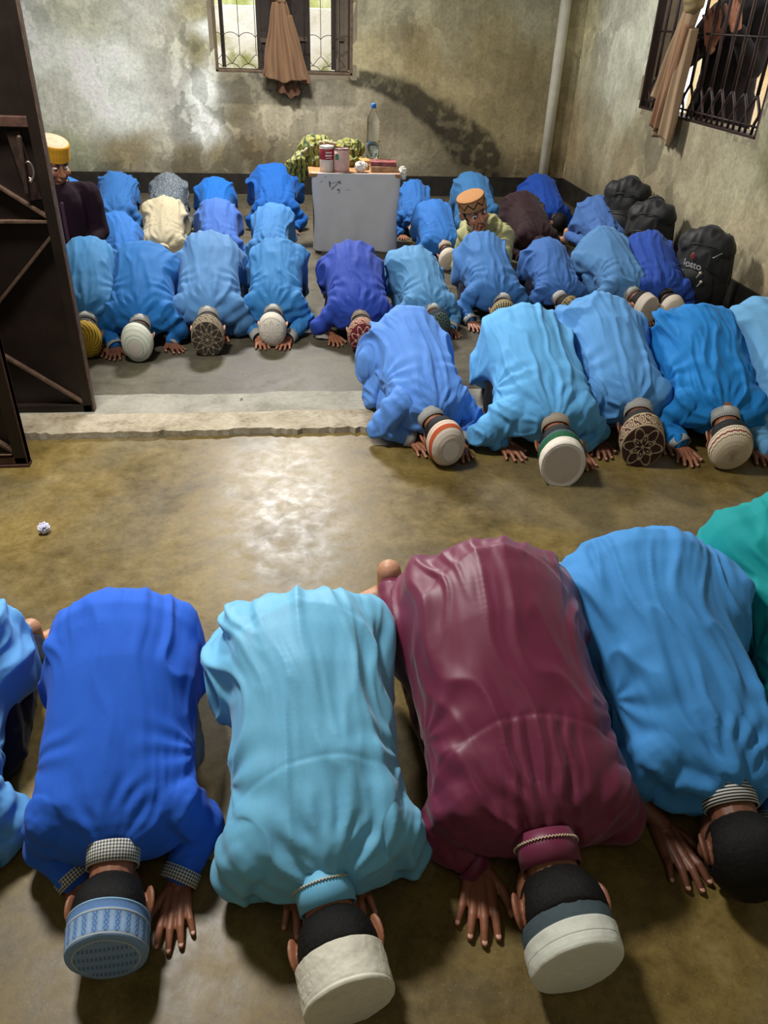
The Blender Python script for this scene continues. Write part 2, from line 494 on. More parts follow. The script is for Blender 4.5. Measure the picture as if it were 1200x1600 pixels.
        c = np.tile(LC((214, 216, 200)), (N, 1)); z = v + .012 * np.sin(A * 26)
        for q in (.30, .42, .60, .78): t = band(z, q - .012, q + .012, .006); c = mixc(c, LC((112, 140, 116)), t * .8); rel += t * .0008
        t = (v < .26) * 1.; c = mixc(c, LC((206, 186, 178)), t * (.6 + .4 * np.sin(A * 18))); rel += .0008 * np.sin(v * 110)
    elif kind == 'white_star':
        c = np.tile(LC((216, 208, 192)), (N, 1)); R = petals(a, r, 8, .15, .86)
        t = (np.abs(r - R) < .05) * (r < .9); c = mixc(c, LC((166, 156, 140)), t * .8); rel -= t * .001
        holes = band(v, vs + .01, vs + .05) * (np.sin(A * 34) > 0); c = mixc(c, LC((70, 60, 50)), holes * .8); rel -= holes * .001
        t = band(h, .75, .8); c = mixc(c, LC((160, 150, 134)), t * .6)
    elif kind == 'green_lattice':
        c = np.tile(LC((24, 38, 48)), (N, 1)); d = np.abs(np.sin(A * 7 + v * 16)) * np.abs(np.sin(A * 7 - v * 16))
        t = ((d > .12) & (d < .42)) * (v < .78) * 1.; c = mixc(c, LC((116, 136, 116)), t * .85); rel += t * .001
    elif kind == 'green_dots':
        c = np.tile(LC((22, 30, 22)), (N, 1)); d = np.sin(A * 16) * np.sin(v * 50 + PI * (np.floor(a * 32) % 1))
        t = (np.abs(d) > .55) * (v < .80) * 1.; c = mixc(c, LC((196, 176, 130)), t); rel += t * .001
        t = (band(v, .82, .87) + band(v, .93, 1.1)); c = mixc(c, LC((190, 168, 122)), np.clip(t, 0, 1)); rel += t * .001
    elif kind == 'cream_lattice':
        c = np.tile(LC((176, 156, 108)), (N, 1)); d = vn(P3 * 3.6, 4); t = ss(.05, .25, d) * (v < .9); c = mixc(c, LC((38, 30, 22)), t); rel -= t * .0015
        t = ((v > .6) & (np.sin(A * 28) * np.sin(v * 70) > .15)) * 1.; c = mixc(c, LC((44, 34, 26)), t)
    elif kind == 'white_crochet':
        c = np.tile(LC((206, 194, 178)), (N, 1)); t = (np.sin(A * 40) * np.sin(v * 90) > .35) * 1.; c = mixc(c, LC((170, 156, 138)), t * .6); rel -= t * .0006
    elif kind == 'band_cream':
        c = np.tile(LC((212, 196, 170)), (N, 1)); z = h + .03 * np.sin(A * 22)
        c = mixc(c, LC((124, 40, 38)), band(z, .40, .54, .02)); c = mixc(c, LC((110, 98, 66)), band(z, .78, .85, .01)); c = mixc(c, LC((110, 98, 66)), band(z, .12, .19, .01)); rel += .0006 * np.sin(A * 60)
    elif kind == 'yellow':
        c = np.tile(LC((206, 148, 30)), (N, 1)); c = mixc(c, LC((214, 190, 160)), (v < vs * .95) * 1.); t = (np.sin(A * 30) * np.sin(v * 80) > .3) * 1.; c = mixc(c, LC((140, 90, 24)), t * .6); rel -= t * .001
    elif kind == 'yellow_black':
        c = np.tile(LC((206, 168, 50)), (N, 1)); t = (np.sin(A * 18 + v * 26) * np.sin(v * 60) > .25) * 1.; c = mixc(c, LC((36, 28, 20)), t)
    elif kind == 'tan_zigzag':
        c = np.tile(LC((168, 118, 70)), (N, 1)); z = np.abs(((a * 9) % 1) - .5) * 2; t = (np.abs(h - .25 - .5 * z) < .09) * side * (h < .80) * (h > .12); t = t + side * band(h, .06, .12, .01)
        c = mixc(c, LC((44, 26, 18)), np.clip(t, 0, 1)); rel += t * .0006
    elif kind == 'tan_squares':
        c = np.tile(LC((180, 150, 96)), (N, 1)); t = band(h, .30, .62, .01) * (np.sin(A * 20) > -.3); c = mixc(c, LC((34, 26, 20)), t); c = mixc(c, LC((90, 64, 36)), (np.abs(np.sin(v * 24)) < .2) * (v < vs) * 1.)
    elif kind == 'pale_green':
        c = np.tile(LC((196, 206, 160)), (N, 1)); t = (np.sin(A * 30) * np.sin(v * 80) > .3) * 1.; c = mixc(c, LC((150, 160, 120)), t * .5)
    else: c = np.tile(LC((210, 205, 190)), (N, 1))
    return c, rel


def cap_mesh(kind, shape, hgt, nu, nv, seed=0, tilt=0.10, wob=0.0):
    """lathe of the cap: crown disc, rounded shoulder, side, and a short inner lip at the rim"""
    Rr = 1.0
    if shape == 'pill':
        prof = [(0, 1.0), (.25, 1.005), (.5, 1.0), (.75, .985), (.90, .965), (.955, .94), (.975, .89), (.985, .80), (.99, .5), (1.0, .25), (1.0, 0)]
    else:
        prof = [(0, 1.0), (.2, .995), (.4, .97), (.6, .915), (.76, .83), (.88, .70), (.95, .54), (.985, .36), (1.0, .18), (1.0, 0)]
    prof = np.array(prof); rad = prof[:, 0] * .082; hh = prof[:, 1] * hgt
    L = np.concatenate([[0], np.cumsum(np.hypot(np.diff(rad), np.diff(hh)))]); vv = np.linspace(0, 1, nv)
    rs = np.interp(vv * L[-1], L, prof[:, 0]); hs = np.interp(vv * L[-1], L, prof[:, 1])
    vs = (L[5] if shape == 'pill' else L[5]) / L[-1]
    a = (np.arange(nu) / nu); Aa, Vv = np.meshgrid(a, vv); Aa, Vv = Aa.ravel(), Vv.ravel(); r = np.repeat(rs, nu); h = np.repeat(hs, nu)
    col, rel = cap_pattern(kind, Aa, Vv, vs, seed)
    ang = Aa * 2 * PI
    r = np.maximum(r, .012); x = r * np.sin(ang) * .0805; y = -.009 - r * np.cos(ang) * .0985; z = .017 + h * hgt
    P = np.stack([x, y, z], 1)
    nrm = np.stack([np.sin(ang) * r, -np.cos(ang) * r, np.where(h > .9, 1.0, .1)], 1); nrm /= np.linalg.norm(nrm, axis=1)[:, None]
    P = P + nrm * (rel + .0016 * wob * fbm(P * 22, seed, 3) + (.003 * wob * vn(P * 9, seed + 5)))[:, None]
    P[:, 2] -= tilt * (P[:, 1] * -1 + .0) * 1.0 * (1 - .0 * h)      # rim lies lower at the nape than at the brow
    lip = P[-nu:] * np.array([.955, .955, 1]) + [0, -.0004, 0]; lip2 = P[-nu:] * np.array([.93, .93, 1]) + [0, 0, .02]
    V = np.concatenate([P, lip, lip2]); col = np.concatenate([col, col[-nu:] * .8, col[-nu:] * .6]); F = []
    for i in range(nv + 1):
        for j in range(nu): k = (j + 1) % nu; F.append((i * nu + j, (i + 1) * nu + j, (i + 1) * nu + k, i * nu + k))
    F.append(tuple(range(nu)))
    return V, F, col


CAPMAT = attr_mat('cap_knit', 'Col', 0.85, 520, 0.35, 0.0012)
CAPCLOTH = attr_mat('cap_cloth', 'Col', 0.8, 900, 0.15, 0.0006, 0.05)


# ------------------------------------------------------------------ the tunic
SEC = np.array([  # y, z top, z bottom, half width, lower width factor
    [.112, .200, .110, .056, 1.0], [.126, .222, .085, .100, 1.0], [.148, .244, .075, .135, 1.0], [.180, .270, .070, .156, 1.0], [.22, .296, .070, .164, 1.0], [.29, .335, .085, .160, 1.0],
    [.37, .378, .110, .156, 1.02], [.45, .420, .130, .156, 1.06], [.53, .450, .120, .170, 1.14], [.59, .464, .100, .180, 1.20], [.64, .456, .090, .178, 1.24],
    [.69, .422, .080, .166, 1.28], [.735, .360, .070, .146, 1.30], [.77, .285, .060, .122, 1.28], [.80, .17, .06, .09, 1.2]])


def tunic_mesh(p):
    hw, sw, th = p.get('hip', 1), p.get('sh', 1), p.get('top', 0)
    seed = p['seed']; vox = p['vox']; s = Soup(); ys = np.linspace(.112, .80, 40); R = []
    zt = np.interp(ys, SEC[:, 0], SEC[:, 1]); zb = np.interp(ys, SEC[:, 0], SEC[:, 2]); ww = np.interp(ys, SEC[:, 0], SEC[:, 3]); lf = np.interp(ys, SEC[:, 0], SEC[:, 4])
    k = ss(.3, .55, ys); ww = ww * (sw * (1 - k) + hw * k); cx = p.get('bend', 0) * np.sin((ys - .15) / .64 * PI)
    zt = zt + th * ss(.2, .5, ys) + p.get('lift', 0) * ss(.45, .12, ys)
    t = np.arange(36) * 2 * PI / 36
    for i in range(len(ys)):
        c, sn = np.cos(t), np.sin(t); zm = zb[i] + (zt[i] - zb[i]) * .42
        x = np.sign(c) * np.abs(c) ** (.80 + .18 * k[i]) * ww[i]; x = np.where(sn < 0, x * (1 + (lf[i] - 1) * ss(0, -1, sn)), x)
        g = np.exp(-((ys[i] - .575) / .075) ** 2) * ss(.45, -.1, sn); x = x * (1 + np.where(c < 0, p.get('fl', .04), p.get('fr', .04)) * g)
        z = np.where(sn > 0, zm + np.abs(sn) ** .95 * (zt[i] - zm), zm - np.abs(sn) ** .6 * (zm - zb[i]))
        R.append(np.stack([x + cx[i], np.full(36, ys[i]), z], 1))
    s.add(*ring_mesh(R))
    for q, arm in ((-1, p['L']), (1, p['R'])):
        sh, el, wr = [np.array(a, float) for a in arm[:3]]; fr = arm[4]
        s.add(*capsule(sh, el, .062, .050)); e2 = el + (wr - el) * fr
        if fr > 0: s.add(*capsule(el, e2, .050, .036))
    for f in p.get('flaps', []):     # hanging side panels of the skirt
        pts = np.array(f[0], float); th_ = f[1]; n = len(pts); nr = unit(np.cross(pts[1] - pts[0], pts[2] - pts[0]))
        s.add(np.concatenate([pts + nr * th_, pts - nr * th_]), [tuple(range(n)), tuple(range(2 * n - 1, n - 1, -1))] + [(i, n + i, n + (i + 1) % n, (i + 1) % n) for i in range(n)])
    V, F, N = remesh(s.V(), s.f, vox, p.get('smooth', int(max(4, round(.050 / vox)))), .55)
    x, y, z = V.T; A = p.get('fold', 1.0) * 1.3
    wl = np.interp(y, ys, ww); sx = (x - p.get('bend', 0) * np.sin((y - .15) / .64 * PI)) / wl
    # long drag folds running from the seat to the shoulders
    wp = vm(V * [4, 4.5, 4], seed) * .75 + vm(V * [9, 9, 9], seed + 2) * .22
    Q = np.stack([sx * 3.3 + wp, y * 2.4 + .3 * seed + wp, z * 1.5], 1)
    def rdg(q, sd, k): return np.clip(1 - np.abs(vm(q, sd)) * k, 0, 1) ** 1.4
    r1 = rdg(Q, seed, 2.6)
    Q2 = np.stack([sx * 6 + wp * 1.8, y * 4.2, z * 5], 1); r2 = rdg(Q2, seed + 3, 2.8)
    Q3 = np.stack([sx * 11 + wp * 2.6, y * 8, z * 9], 1); r3 = rdg(Q3, seed + 9, 2.4)
    hip = ss(.36, .58, y) * ss(.45, .85, np.abs(sx)); flat = ss(.08, .0, np.abs(y - .45) - .10) * ss(.8, .4, np.abs(sx)) * .35
    pat = ss(-.25, .35, vm(V * 5, seed + 8))
    d = A * (1 - flat) * (r1 * (.0100 + .014 * hip) + r2 * (.0068 + .010 * hip) * (.3 + .7 * pat) + r3 * (.0020 + .004 * hip) * (.2 + .8 * pat))
    d += .007 * vn(V * [5, 4, 5], seed + 20)
    # bunching behind the collar
    th2 = np.arctan2(x, y - .095); dn = np.hypot(x, y - .115); d += A * .0075 * (np.cos(th2 * 15 + 2.5 * vn(V * 14, seed + 5)) * .5) * ss(.16, .05, dn) * ss(.03, .06, dn) * (z > .12)
    # creases fanning from the armpits and round the elbows
    for q, arm in ((-1, p['L']), (1, p['R'])):
        sh = np.array(arm[0]); el = np.array(arm[1]); pr = V - sh; ax = unit(el - sh); tt = pr @ ax; dd = np.linalg.norm(pr - np.outer(tt, ax), axis=1)
        near = ss(.12, .06, dd) * ss(-.04, .04, tt); d += A * near * .0045 * np.cos(tt * 95 + 3 * vn(V * 11, seed + 6)) * .6
        pr = V - np.array([q * .12, .31, .22]); dist = np.linalg.norm(pr, axis=1); an = np.arctan2(pr[:, 2], pr[:, 1]); d += A * .0028 * np.cos(an * 9 + 3 * vm(V * 9, seed)) * ss(.16, .07, dist) * ss(.015, .05, dist)
    # soft transverse pull across the seat
    if p.get('ring'): d -= .0035 * ss(-.004, .004, y - p['ring'] + .11 * (sx ** 2)) * ss(.9, .6, np.abs(sx)) * (z > .25)
    if p.get('yoke'): yy = y - p['yoke'] - .035 * np.clip(1 - sx ** 2, 0, 1); d += (-.0022 * np.exp(-(yy / .0035) ** 2) + .0016 * ss(.004, -.004, yy)) * (z > .15)
    if p.get('pleat'): pl = ss(0.02, -.02, y - p['yoke'] - .035 * np.clip(1 - sx ** 2, 0, 1)) if p.get('yoke') else 1; d += pl * .0045 * np.cos(x * 210 + 2.0 * vn(V * 18, seed)) * ss(.10, .05, np.abs(x)) * (z > .15)
    E = np.array([(f[i], f[(i + 1) % len(f)]) for f in F for i in range(len(f))]); deg = np.bincount(E[:, 0], minlength=len(V)) + 1e-9
    for _ in range(2): d = .4 * d + .6 * np.bincount(E[:, 0], d[E[:, 1]], len(V)) / deg
    for _ in range(3): N = np.stack([N[:, c_] + np.bincount(E[:, 0], N[E[:, 1], c_], len(V)) / deg for c_ in range(3)], 1); N /= np.linalg.norm(N, axis=1)[:, None] + 1e-9
    V = V + N * d[:, None]
    V = .6 * V + .4 * np.stack([np.bincount(E[:, 0], V[E[:, 1], c_], len(V)) / deg for c_ in range(3)], 1); V[:, 2] = np.maximum(V[:, 2], .004)
    return V, F


def band_tube(a, b, ra, rb, th, nseg=40, flare=0, xdir=None, open_=0):
    """short open tube with thickness, uv in metres"""
    a, b = np.array(a, float), np.array(b, float); d = unit(b - a); x = unit(np.array([1, 0, 0]) - d * d[0]); y = np.cross(d, x); t = np.arange(nseg) * 2 * PI / nseg
    R = []
    for (k, o) in ((0, 0), (.5, 0), (1, 0), (1, -1), (.5, -1), (0, -1)):
        c = a + (b - a) * k; g = 1 + flare * k; R.append(c + np.outer(np.cos(t), x) * (ra * g + o * th) + np.outer(np.sin(t), y) * (rb * g + o * th))
    V, F = ring_mesh(R, False); n = nseg
    F += [((len(R) - 1) * n + j, (len(R) - 1) * n + (j + 1) % n, (j + 1) % n, j) for j in range(n)]
    L = np.linalg.norm(b - a); per = PI * (ra + rb)
    uv = {i * n + j: (j / n * per, [0, .5, 1, 1, .5, 0][i] * L) for i in range(6) for j in range(n)}
    return V, F, uv


def set_uv(o, uv):
    l = o.data.uv_layers.new(name='UVMap'); me = o.data
    for lp in me.loops: l.data[lp.index].uv = uv.get(lp.vertex_index, (0, 0))


def head_matrix(p):
    if p.get('face'): return rotz(math.radians(p['face'][0])) @ roty(math.radians(p['face'][1])) @ rotx(math.radians(p['face'][2])) @ np.diag([-1., -1., 1.])
    pitch = math.radians(p.get('pitch', 12)); f = np.array([0, math.sin(pitch), -math.cos(pitch)]); c = np.array([0, -math.cos(pitch), -math.sin(pitch)])
    M = np.array([-np.array([1, 0, 0]), f, c]).T
    M = M @ rotz(math.radians(p.get('turn', 0)))             # turn about the crown axis
    M = rotz(math.radians(p.get('hyaw', 0))) @ roty(math.radians(p.get('tilt', 0))) @ M
    return M


def arm_def(q, mode='near', y=.0, x=.14, bare=False, hy=0, ex=.215, wz=.028):
    sh = (q * .122, .195, .185); el = (q * (ex - .015), .205, .075)
    return [sh, el, (q * x, y + .10, wz), hy, 0.0 if bare else .80]


def person(px, py, yaw, S, p, label):
    lod = p['lod']; rs = np.random.RandomState(p['seed'])
    p.setdefault('L', arm_def(-1)); p.setdefault('R', arm_def(1)); sk = SKIN[p.get('skin', p['seed'] % 2)]
    M = head_matrix(p); O = np.array(p.get('O', (0, 0, .1)))
    b = Soup()
    # body core and limbs, one skin surface, worn under the clothes
    leg = p.get('legs', 'tuck')
    core = Soup(); core.add(*capsule((0, .18, p['L'][0][2] - .02), (0, .36, .26), .05, .06)); core.add(*capsule((0, .36, .26), (0, .56, .33 + min(0, p.get('top', 0))), .06, .075)); core.add(*capsule((0, .19, .165 + p.get('lift', 0)), O + M @ np.array([0, -.024, -.10]), .040, .040))
    lf_ = p['L'][0][2] - .190; core.add(*capsule((-.11, .20, .185 + lf_), (.11, .20, .185 + lf_), .04, .04))
    for q, arm in ((-1, p['L']), (1, p['R'])):
        sh, el, wr = [np.array(a) for a in arm[:3]]; core.add(*capsule(sh, el, .034, .029)); core.add(*capsule(el, wr, .030, .0205))
        core.add(*capsule((q * .075, .57, .32 + min(0, p.get('top', 0))), (q * .10, .44, .07), .062, .045)); core.add(*capsule((q * .10, .44, .065), (q * .075, .76, .07), .045, .033))
    V, F, N = remesh(core.V(), core.f, .009, 3); b.add(V, F)
    HV, HF = HEAD[0 if lod == 0 else 1]; b.add(HV @ M.T + O, HF)
    hv, hf, hm = HAND[0 if lod < 2 else 1]
    for q, arm in ((-1, p['L']), (1, p['R'])):
        wr = np.array(arm[2]); X = hv * [(-1 if q > 0 else 1), 1, 1] * p.get('hs', 1.0)    # thumbs towards the head
        ff = [f[::-1] for f in hf] if q > 0 else hf
        if len(arm) > 5: X = X - [0, 0, .018]; b.v.append(X @ np.array(arm[5]).T + wr); b.f += [tuple(i + b.n for i in f) for f in ff]; b.mi += hm; b.n += len(X); continue
        a = math.radians(arm[3]); off = hv_w = np.array([wr[0], wr[1], 0]); b.v.append(X @ rotz(a).T + off)
        b.f += [tuple(i + b.n for i in f) for f in ff]; b.mi += hm; b.n += len(X)
    for q, fp in ((-1, p.get('footL')), (1, p.get('footR'))):
        fv, ff, fm = FOOT
        if fp is None: R = rotx(-2.6); c = np.array([q * .075, .80, .085])
        else: R = rotz(math.radians(fp[3])) @ rotx(math.radians(fp[4])) @ roty(math.radians(fp[5])); c = np.array(fp[:3])
        X = (fv * [q, 1, 1] * (1.12 if fp is not None else 1)) @ R.T + c; X[:, 2] += max(0, .003 - X[:, 2].min()); ff = [f[::-1] for f in ff] if q < 0 else ff
        b.add(X, ff, mi=2)
    root = mk('person', b.V(), b.f, [sk, NAIL, SOLE if p.get('lightfoot', True) else sk], None, True, b.mi)
    root.location = (px, py, 0); root.rotation_euler = (0, 0, math.radians(yaw)); root.scale = (S, S, S)
    tag(root, label, 'person', p.get('group'))
    # tunic
    V, F = tunic_mesh(p); tn = mk('tunic', V, F, p['mat'], root)
    if p.get('tl'): tn['label'] = p['tl']
    # trousers
    tr = Soup()
    for q, fp in ((-1, p.get('footL')), (1, p.get('footR'))):
        kn = (q * p.get('knee', .115), .43, .075); an = np.array((q * .08, .75, .075)) if fp is None else np.array(fp[:3]) * [1, 1, 1]
        tr.add(*capsule((q * .072, .575, .30 + p.get('top', 0)), kn, .084, .072)); tr.add(*capsule(kn, an + (np.array(kn) - an) * .10, .070, .048))
    V, F, N = remesh(tr.V(), tr.f, .009 if lod else .007, 4); V = V + N * (.004 * vn(V * [18, 10, 30], p['seed']) + .003 * vn(V * 45, p['seed'] + 1))[:, None]; V[:, 2] = np.maximum(V[:, 2], .003)
    mk('trousers', V, F, p.get('trmat', p['mat']), root)
    # collar
    nb = O + M @ np.array([0, -.032, -.150]); nd = unit(O + M @ np.array([0, -.02, -.04]) - nb); ca = O + M @ np.array([0, -.027, -.118])
    ch = p.get('colh', .030); a_, b_ = ca - nd * .014, ca + nd * ch
    V, F, uv = band_tube(a_, b_, .058, .056, .003, 48, -.05); co = mk('collar', V, F, p.get('colmat', p['mat']), root); set_uv(co, uv)
    if p.get('coltrim'):
        t = np.linspace(0, 2 * PI, 121); x = unit(np.array([1, 0, 0]) - nd * nd[0]); y = np.cross(nd, x); cc = a_ + (b_ - a_) * .30
        rr = .0655; zz = np.where(np.arange(121) % 2, .0016, -.0016)
        s = Soup(); s.add(*tube([cc + x * math.cos(q) * .0592 + y * math.sin(q) * .0572 + nd * z_ for q, z_ in zip(t, zz)], .0016, 5)); s.obj('collar_trim', cloth_mat('trim_thread', (206, 190, 160)), co)
    # cuffs
    for q, arm in ((-1, p['L']), (1, p['R'])):
        if len(arm) > 4 and arm[4] == 0: continue
        el, wr = np.array(arm[1]), np.array(arm[2]); fr = arm[4]; V, F, uv = band_tube(el + (wr - el) * (fr - .02), el + (wr - el) * (fr + .22), .0445, .0405, .003, 36); V[:, 2] = np.maximum(V[:, 2], .003)
        cu = mk('cuff', V, F, p.get('cuffmat', p.get('colmat', p['mat'])), root); set_uv(cu, uv)
    # hair and cap
    hvv, hff = (HAIRF if p.get('hairline') else (HAIRB if not p.get('cap') else HAIR)); mk('hair', hvv @ M.T + O, hff, hair_mat(), root)
    if p.get('cap'):
        kd, shp, hg = p['cap'][:3]; res = ((360, 130), (220, 80), (130, 48))[lod]
        V, F, col = cap_mesh(kd, shp, hg, res[0], res[1], p['seed'], p.get('captilt', .12), p.get('wob', 1.0))
        k = p.get('capk', 1.0); V = V * [k, k, 1]; cap = mk('cap', V @ M.T + O, F, CAPCLOTH if kd in ('white_plain', 'grey_white', 'green_white') else CAPMAT, root); setcol(cap, col)
        if p.get('cl'): cap['label'] = p['cl']
    if p.get('eyes'):
        for q in (-1, 1):
            e = Soup(); e.add(*ellipsoid((q * .0285, .0685, -.008), (.0125, .0115, .0095), nu=18, nv=12)); e.add(*ellipsoid((q * .0285 + p['eyes'], .0770, -.007), (.0062, .0045, .0066), nu=14, nv=8), mi=1)
            mk('eye', e.V() @ M.T + O, e.f, [plain('eye_white', (214, 204, 194), .25, bump=0), plain('eye_iris', (22, 13, 9), .15, bump=0)], root, True, e.mi)
            br = Soup(); br.add(*tube([(q * .014, .0835, .010), (q * .028, .081, .0165), (q * .044, .070, .012)], [.002, .003, .0015], 6)); mk('eyebrow', br.V() @ M.T + O, br.f, hair_mat(), root)
        lp = Soup(); lp.add(*ellipsoid((0, .0955, -.0665), (.018, .0035, .0028))); lp.add(*ellipsoid((0, .0935, -.0735), (.015, .004, .0032))); mk('lips', lp.V() @ M.T + O, lp.f, skin_mat('lip', (142, 78, 66)), root)
    return root

# ------------------------------------------------------------------ the setting
WX, WY, HC = 2.85, 8.234, 3.25


def concrete_floor(key, cols, sc, rough=(.31, .48)):
    n = NT(key); v = n.coord(); a = n.noise(v, sc, 6, .62, .6); b = n.noise(v, sc * 5.5, 5, .6, .3); c = n.noise(v, sc * .35, 3)
    f = n.math('ADD', n.math('MULTIPLY', a, .5), n.math('ADD', n.math('MULTIPLY', b, .28), n.math('MULTIPLY', c, .22)))
    col = n.ramp(f, [(.34, lin(cols[0])), (.45, lin(cols[1])), (.54, lin(cols[2])), (.66, lin(cols[3]))])
    gr = n.noise(v, 1.3, 5, .6, .8); col = n.mix(n.ramp(gr, [(.48, (0, 0, 0, 1)), (.62, (.38, .38, .38, 1))]), col, n.mix(1.0, col, lin((176, 176, 186)), 'MULTIPLY') if False else lin(tuple(int(sum(cols[2]) / 3 * q) for q in (1.0, .96, .84))))
    fn = n.noise(v, 48, 6, .75, .5); col = n.mix(1.0, col, n.ramp(fn, [(.32, (.74, .73, .70, 1)), (.5, (1, 1, 1, 1)), (.70, (1.16, 1.15, 1.1, 1))]), 'MULTIPLY')
    sp = n.noise(v, 160, 3, .8); col = n.mix(n.ramp(sp, [(.62, (0, 0, 0, 1)), (.70, (1, 1, 1, 1))]), col, n.mix(.35, col, lin((190, 182, 150))))
    n.col(col)
    n.rough(n.n('ShaderNodeMapRange', {'Value': b, 'From Min': .3, 'From Max': .7, 'To Min': rough[0], 'To Max': rough[1]}).outputs[0])
    n.b.inputs['Specular IOR Level'].default_value = .26
    n.bump(n.math('ADD', n.math('MULTIPLY', a, 1.2), n.math('ADD', n.math('MULTIPLY', b, .5), n.math('MULTIPLY', sp, .08))), .09, .010); return n.m


floor_f = concrete_floor('floor_front_concrete', [(70, 57, 28), (98, 82, 42), (118, 100, 55), (136, 120, 78)], 2.6)
floor_b = concrete_floor('floor_back_concrete', [(54, 48, 37), (72, 66, 52), (86, 80, 64), (104, 98, 82)], 2.2, (.42, .6))


def slab(name, x0, x1, y0, y1, z0, z1, mat):
    return tag(bbox(name, ((x0 + x1) / 2, (y0 + y1) / 2, (z0 + z1) / 2), (x1 - x0, y1 - y0, z1 - z0), mat, bev=0), kind='structure')


slab('floor', -2.6, WX, -1.8, 3.02, -.12, 0, floor_f)
slab('floor', -2.6, WX, 3.02, WY, -.12, 0, floor_b)


def strip(name, x0, x1, y0, y1, h, mat, amp, seed):
    """a cast cement strip with broken, wandering edges and an uneven top"""
    nx, ny = 240, 14; xs = np.linspace(x0, x1, nx); V = []; F = []
    e0 = y0 + amp * fbm(np.stack([xs * 5, xs * 0, xs * 0 + seed], 1), seed, 4) + amp * .5 * vn(np.stack([xs * 40, xs * 0, xs * 0], 1), seed)
    e1 = y1 + amp * fbm(np.stack([xs * 5, xs * 0 + 9, xs * 0 + seed], 1), seed + 1, 4)
    rows = [(0, -.01)] + [(k / (ny - 3), 1) for k in range(ny - 2)] + [(1, -.01)]
    for i, (t, zf) in enumerate(rows):
        P = np.stack([xs, e0 + (e1 - e0) * t, np.full(nx, 0.0)], 1)
        P[:, 2] = (h + .0035 * fbm(P * [6, 9, 1], seed + 3, 4)) * (1 if zf == 1 else 0) + (zf if zf < 0 else 0)
        if zf < 0: P[:, 1] += (-1 if i == 0 else 1) * .006
        V.append(P)
    V, F = ring_mesh(V, False, False); F = [f[::-1] for f in F]
    return tag(mk(name, V, F, mat, None, False), kind='structure')


def cement(key, a, b, c, sc=6):
    n = NT(key); v = n.coord(); f = n.math('ADD', n.math('MULTIPLY', n.noise(v, sc, 6, .65, .5), .7), n.math('MULTIPLY', n.noise(v, sc * 8, 4), .3))
    n.col(n.ramp(f, [(.36, lin(a)), (.48, lin(b)), (.62, lin(c))])); n.rough(.75); n.bump(n.noise(v, 60, 6, .7), .4, .006); return n.m


strip('trim_1', -2.6, WX, 3.205, 3.44, .010, cement('threshold_grey', (112, 108, 94), (134, 130, 116), (150, 146, 132)), .028, 3)
strip('trim_2', -2.6, WX, 3.03, 3.21, .026, cement('threshold_pale', (112, 98, 74), (150, 138, 114), (170, 160, 138), 7), .022, 8)


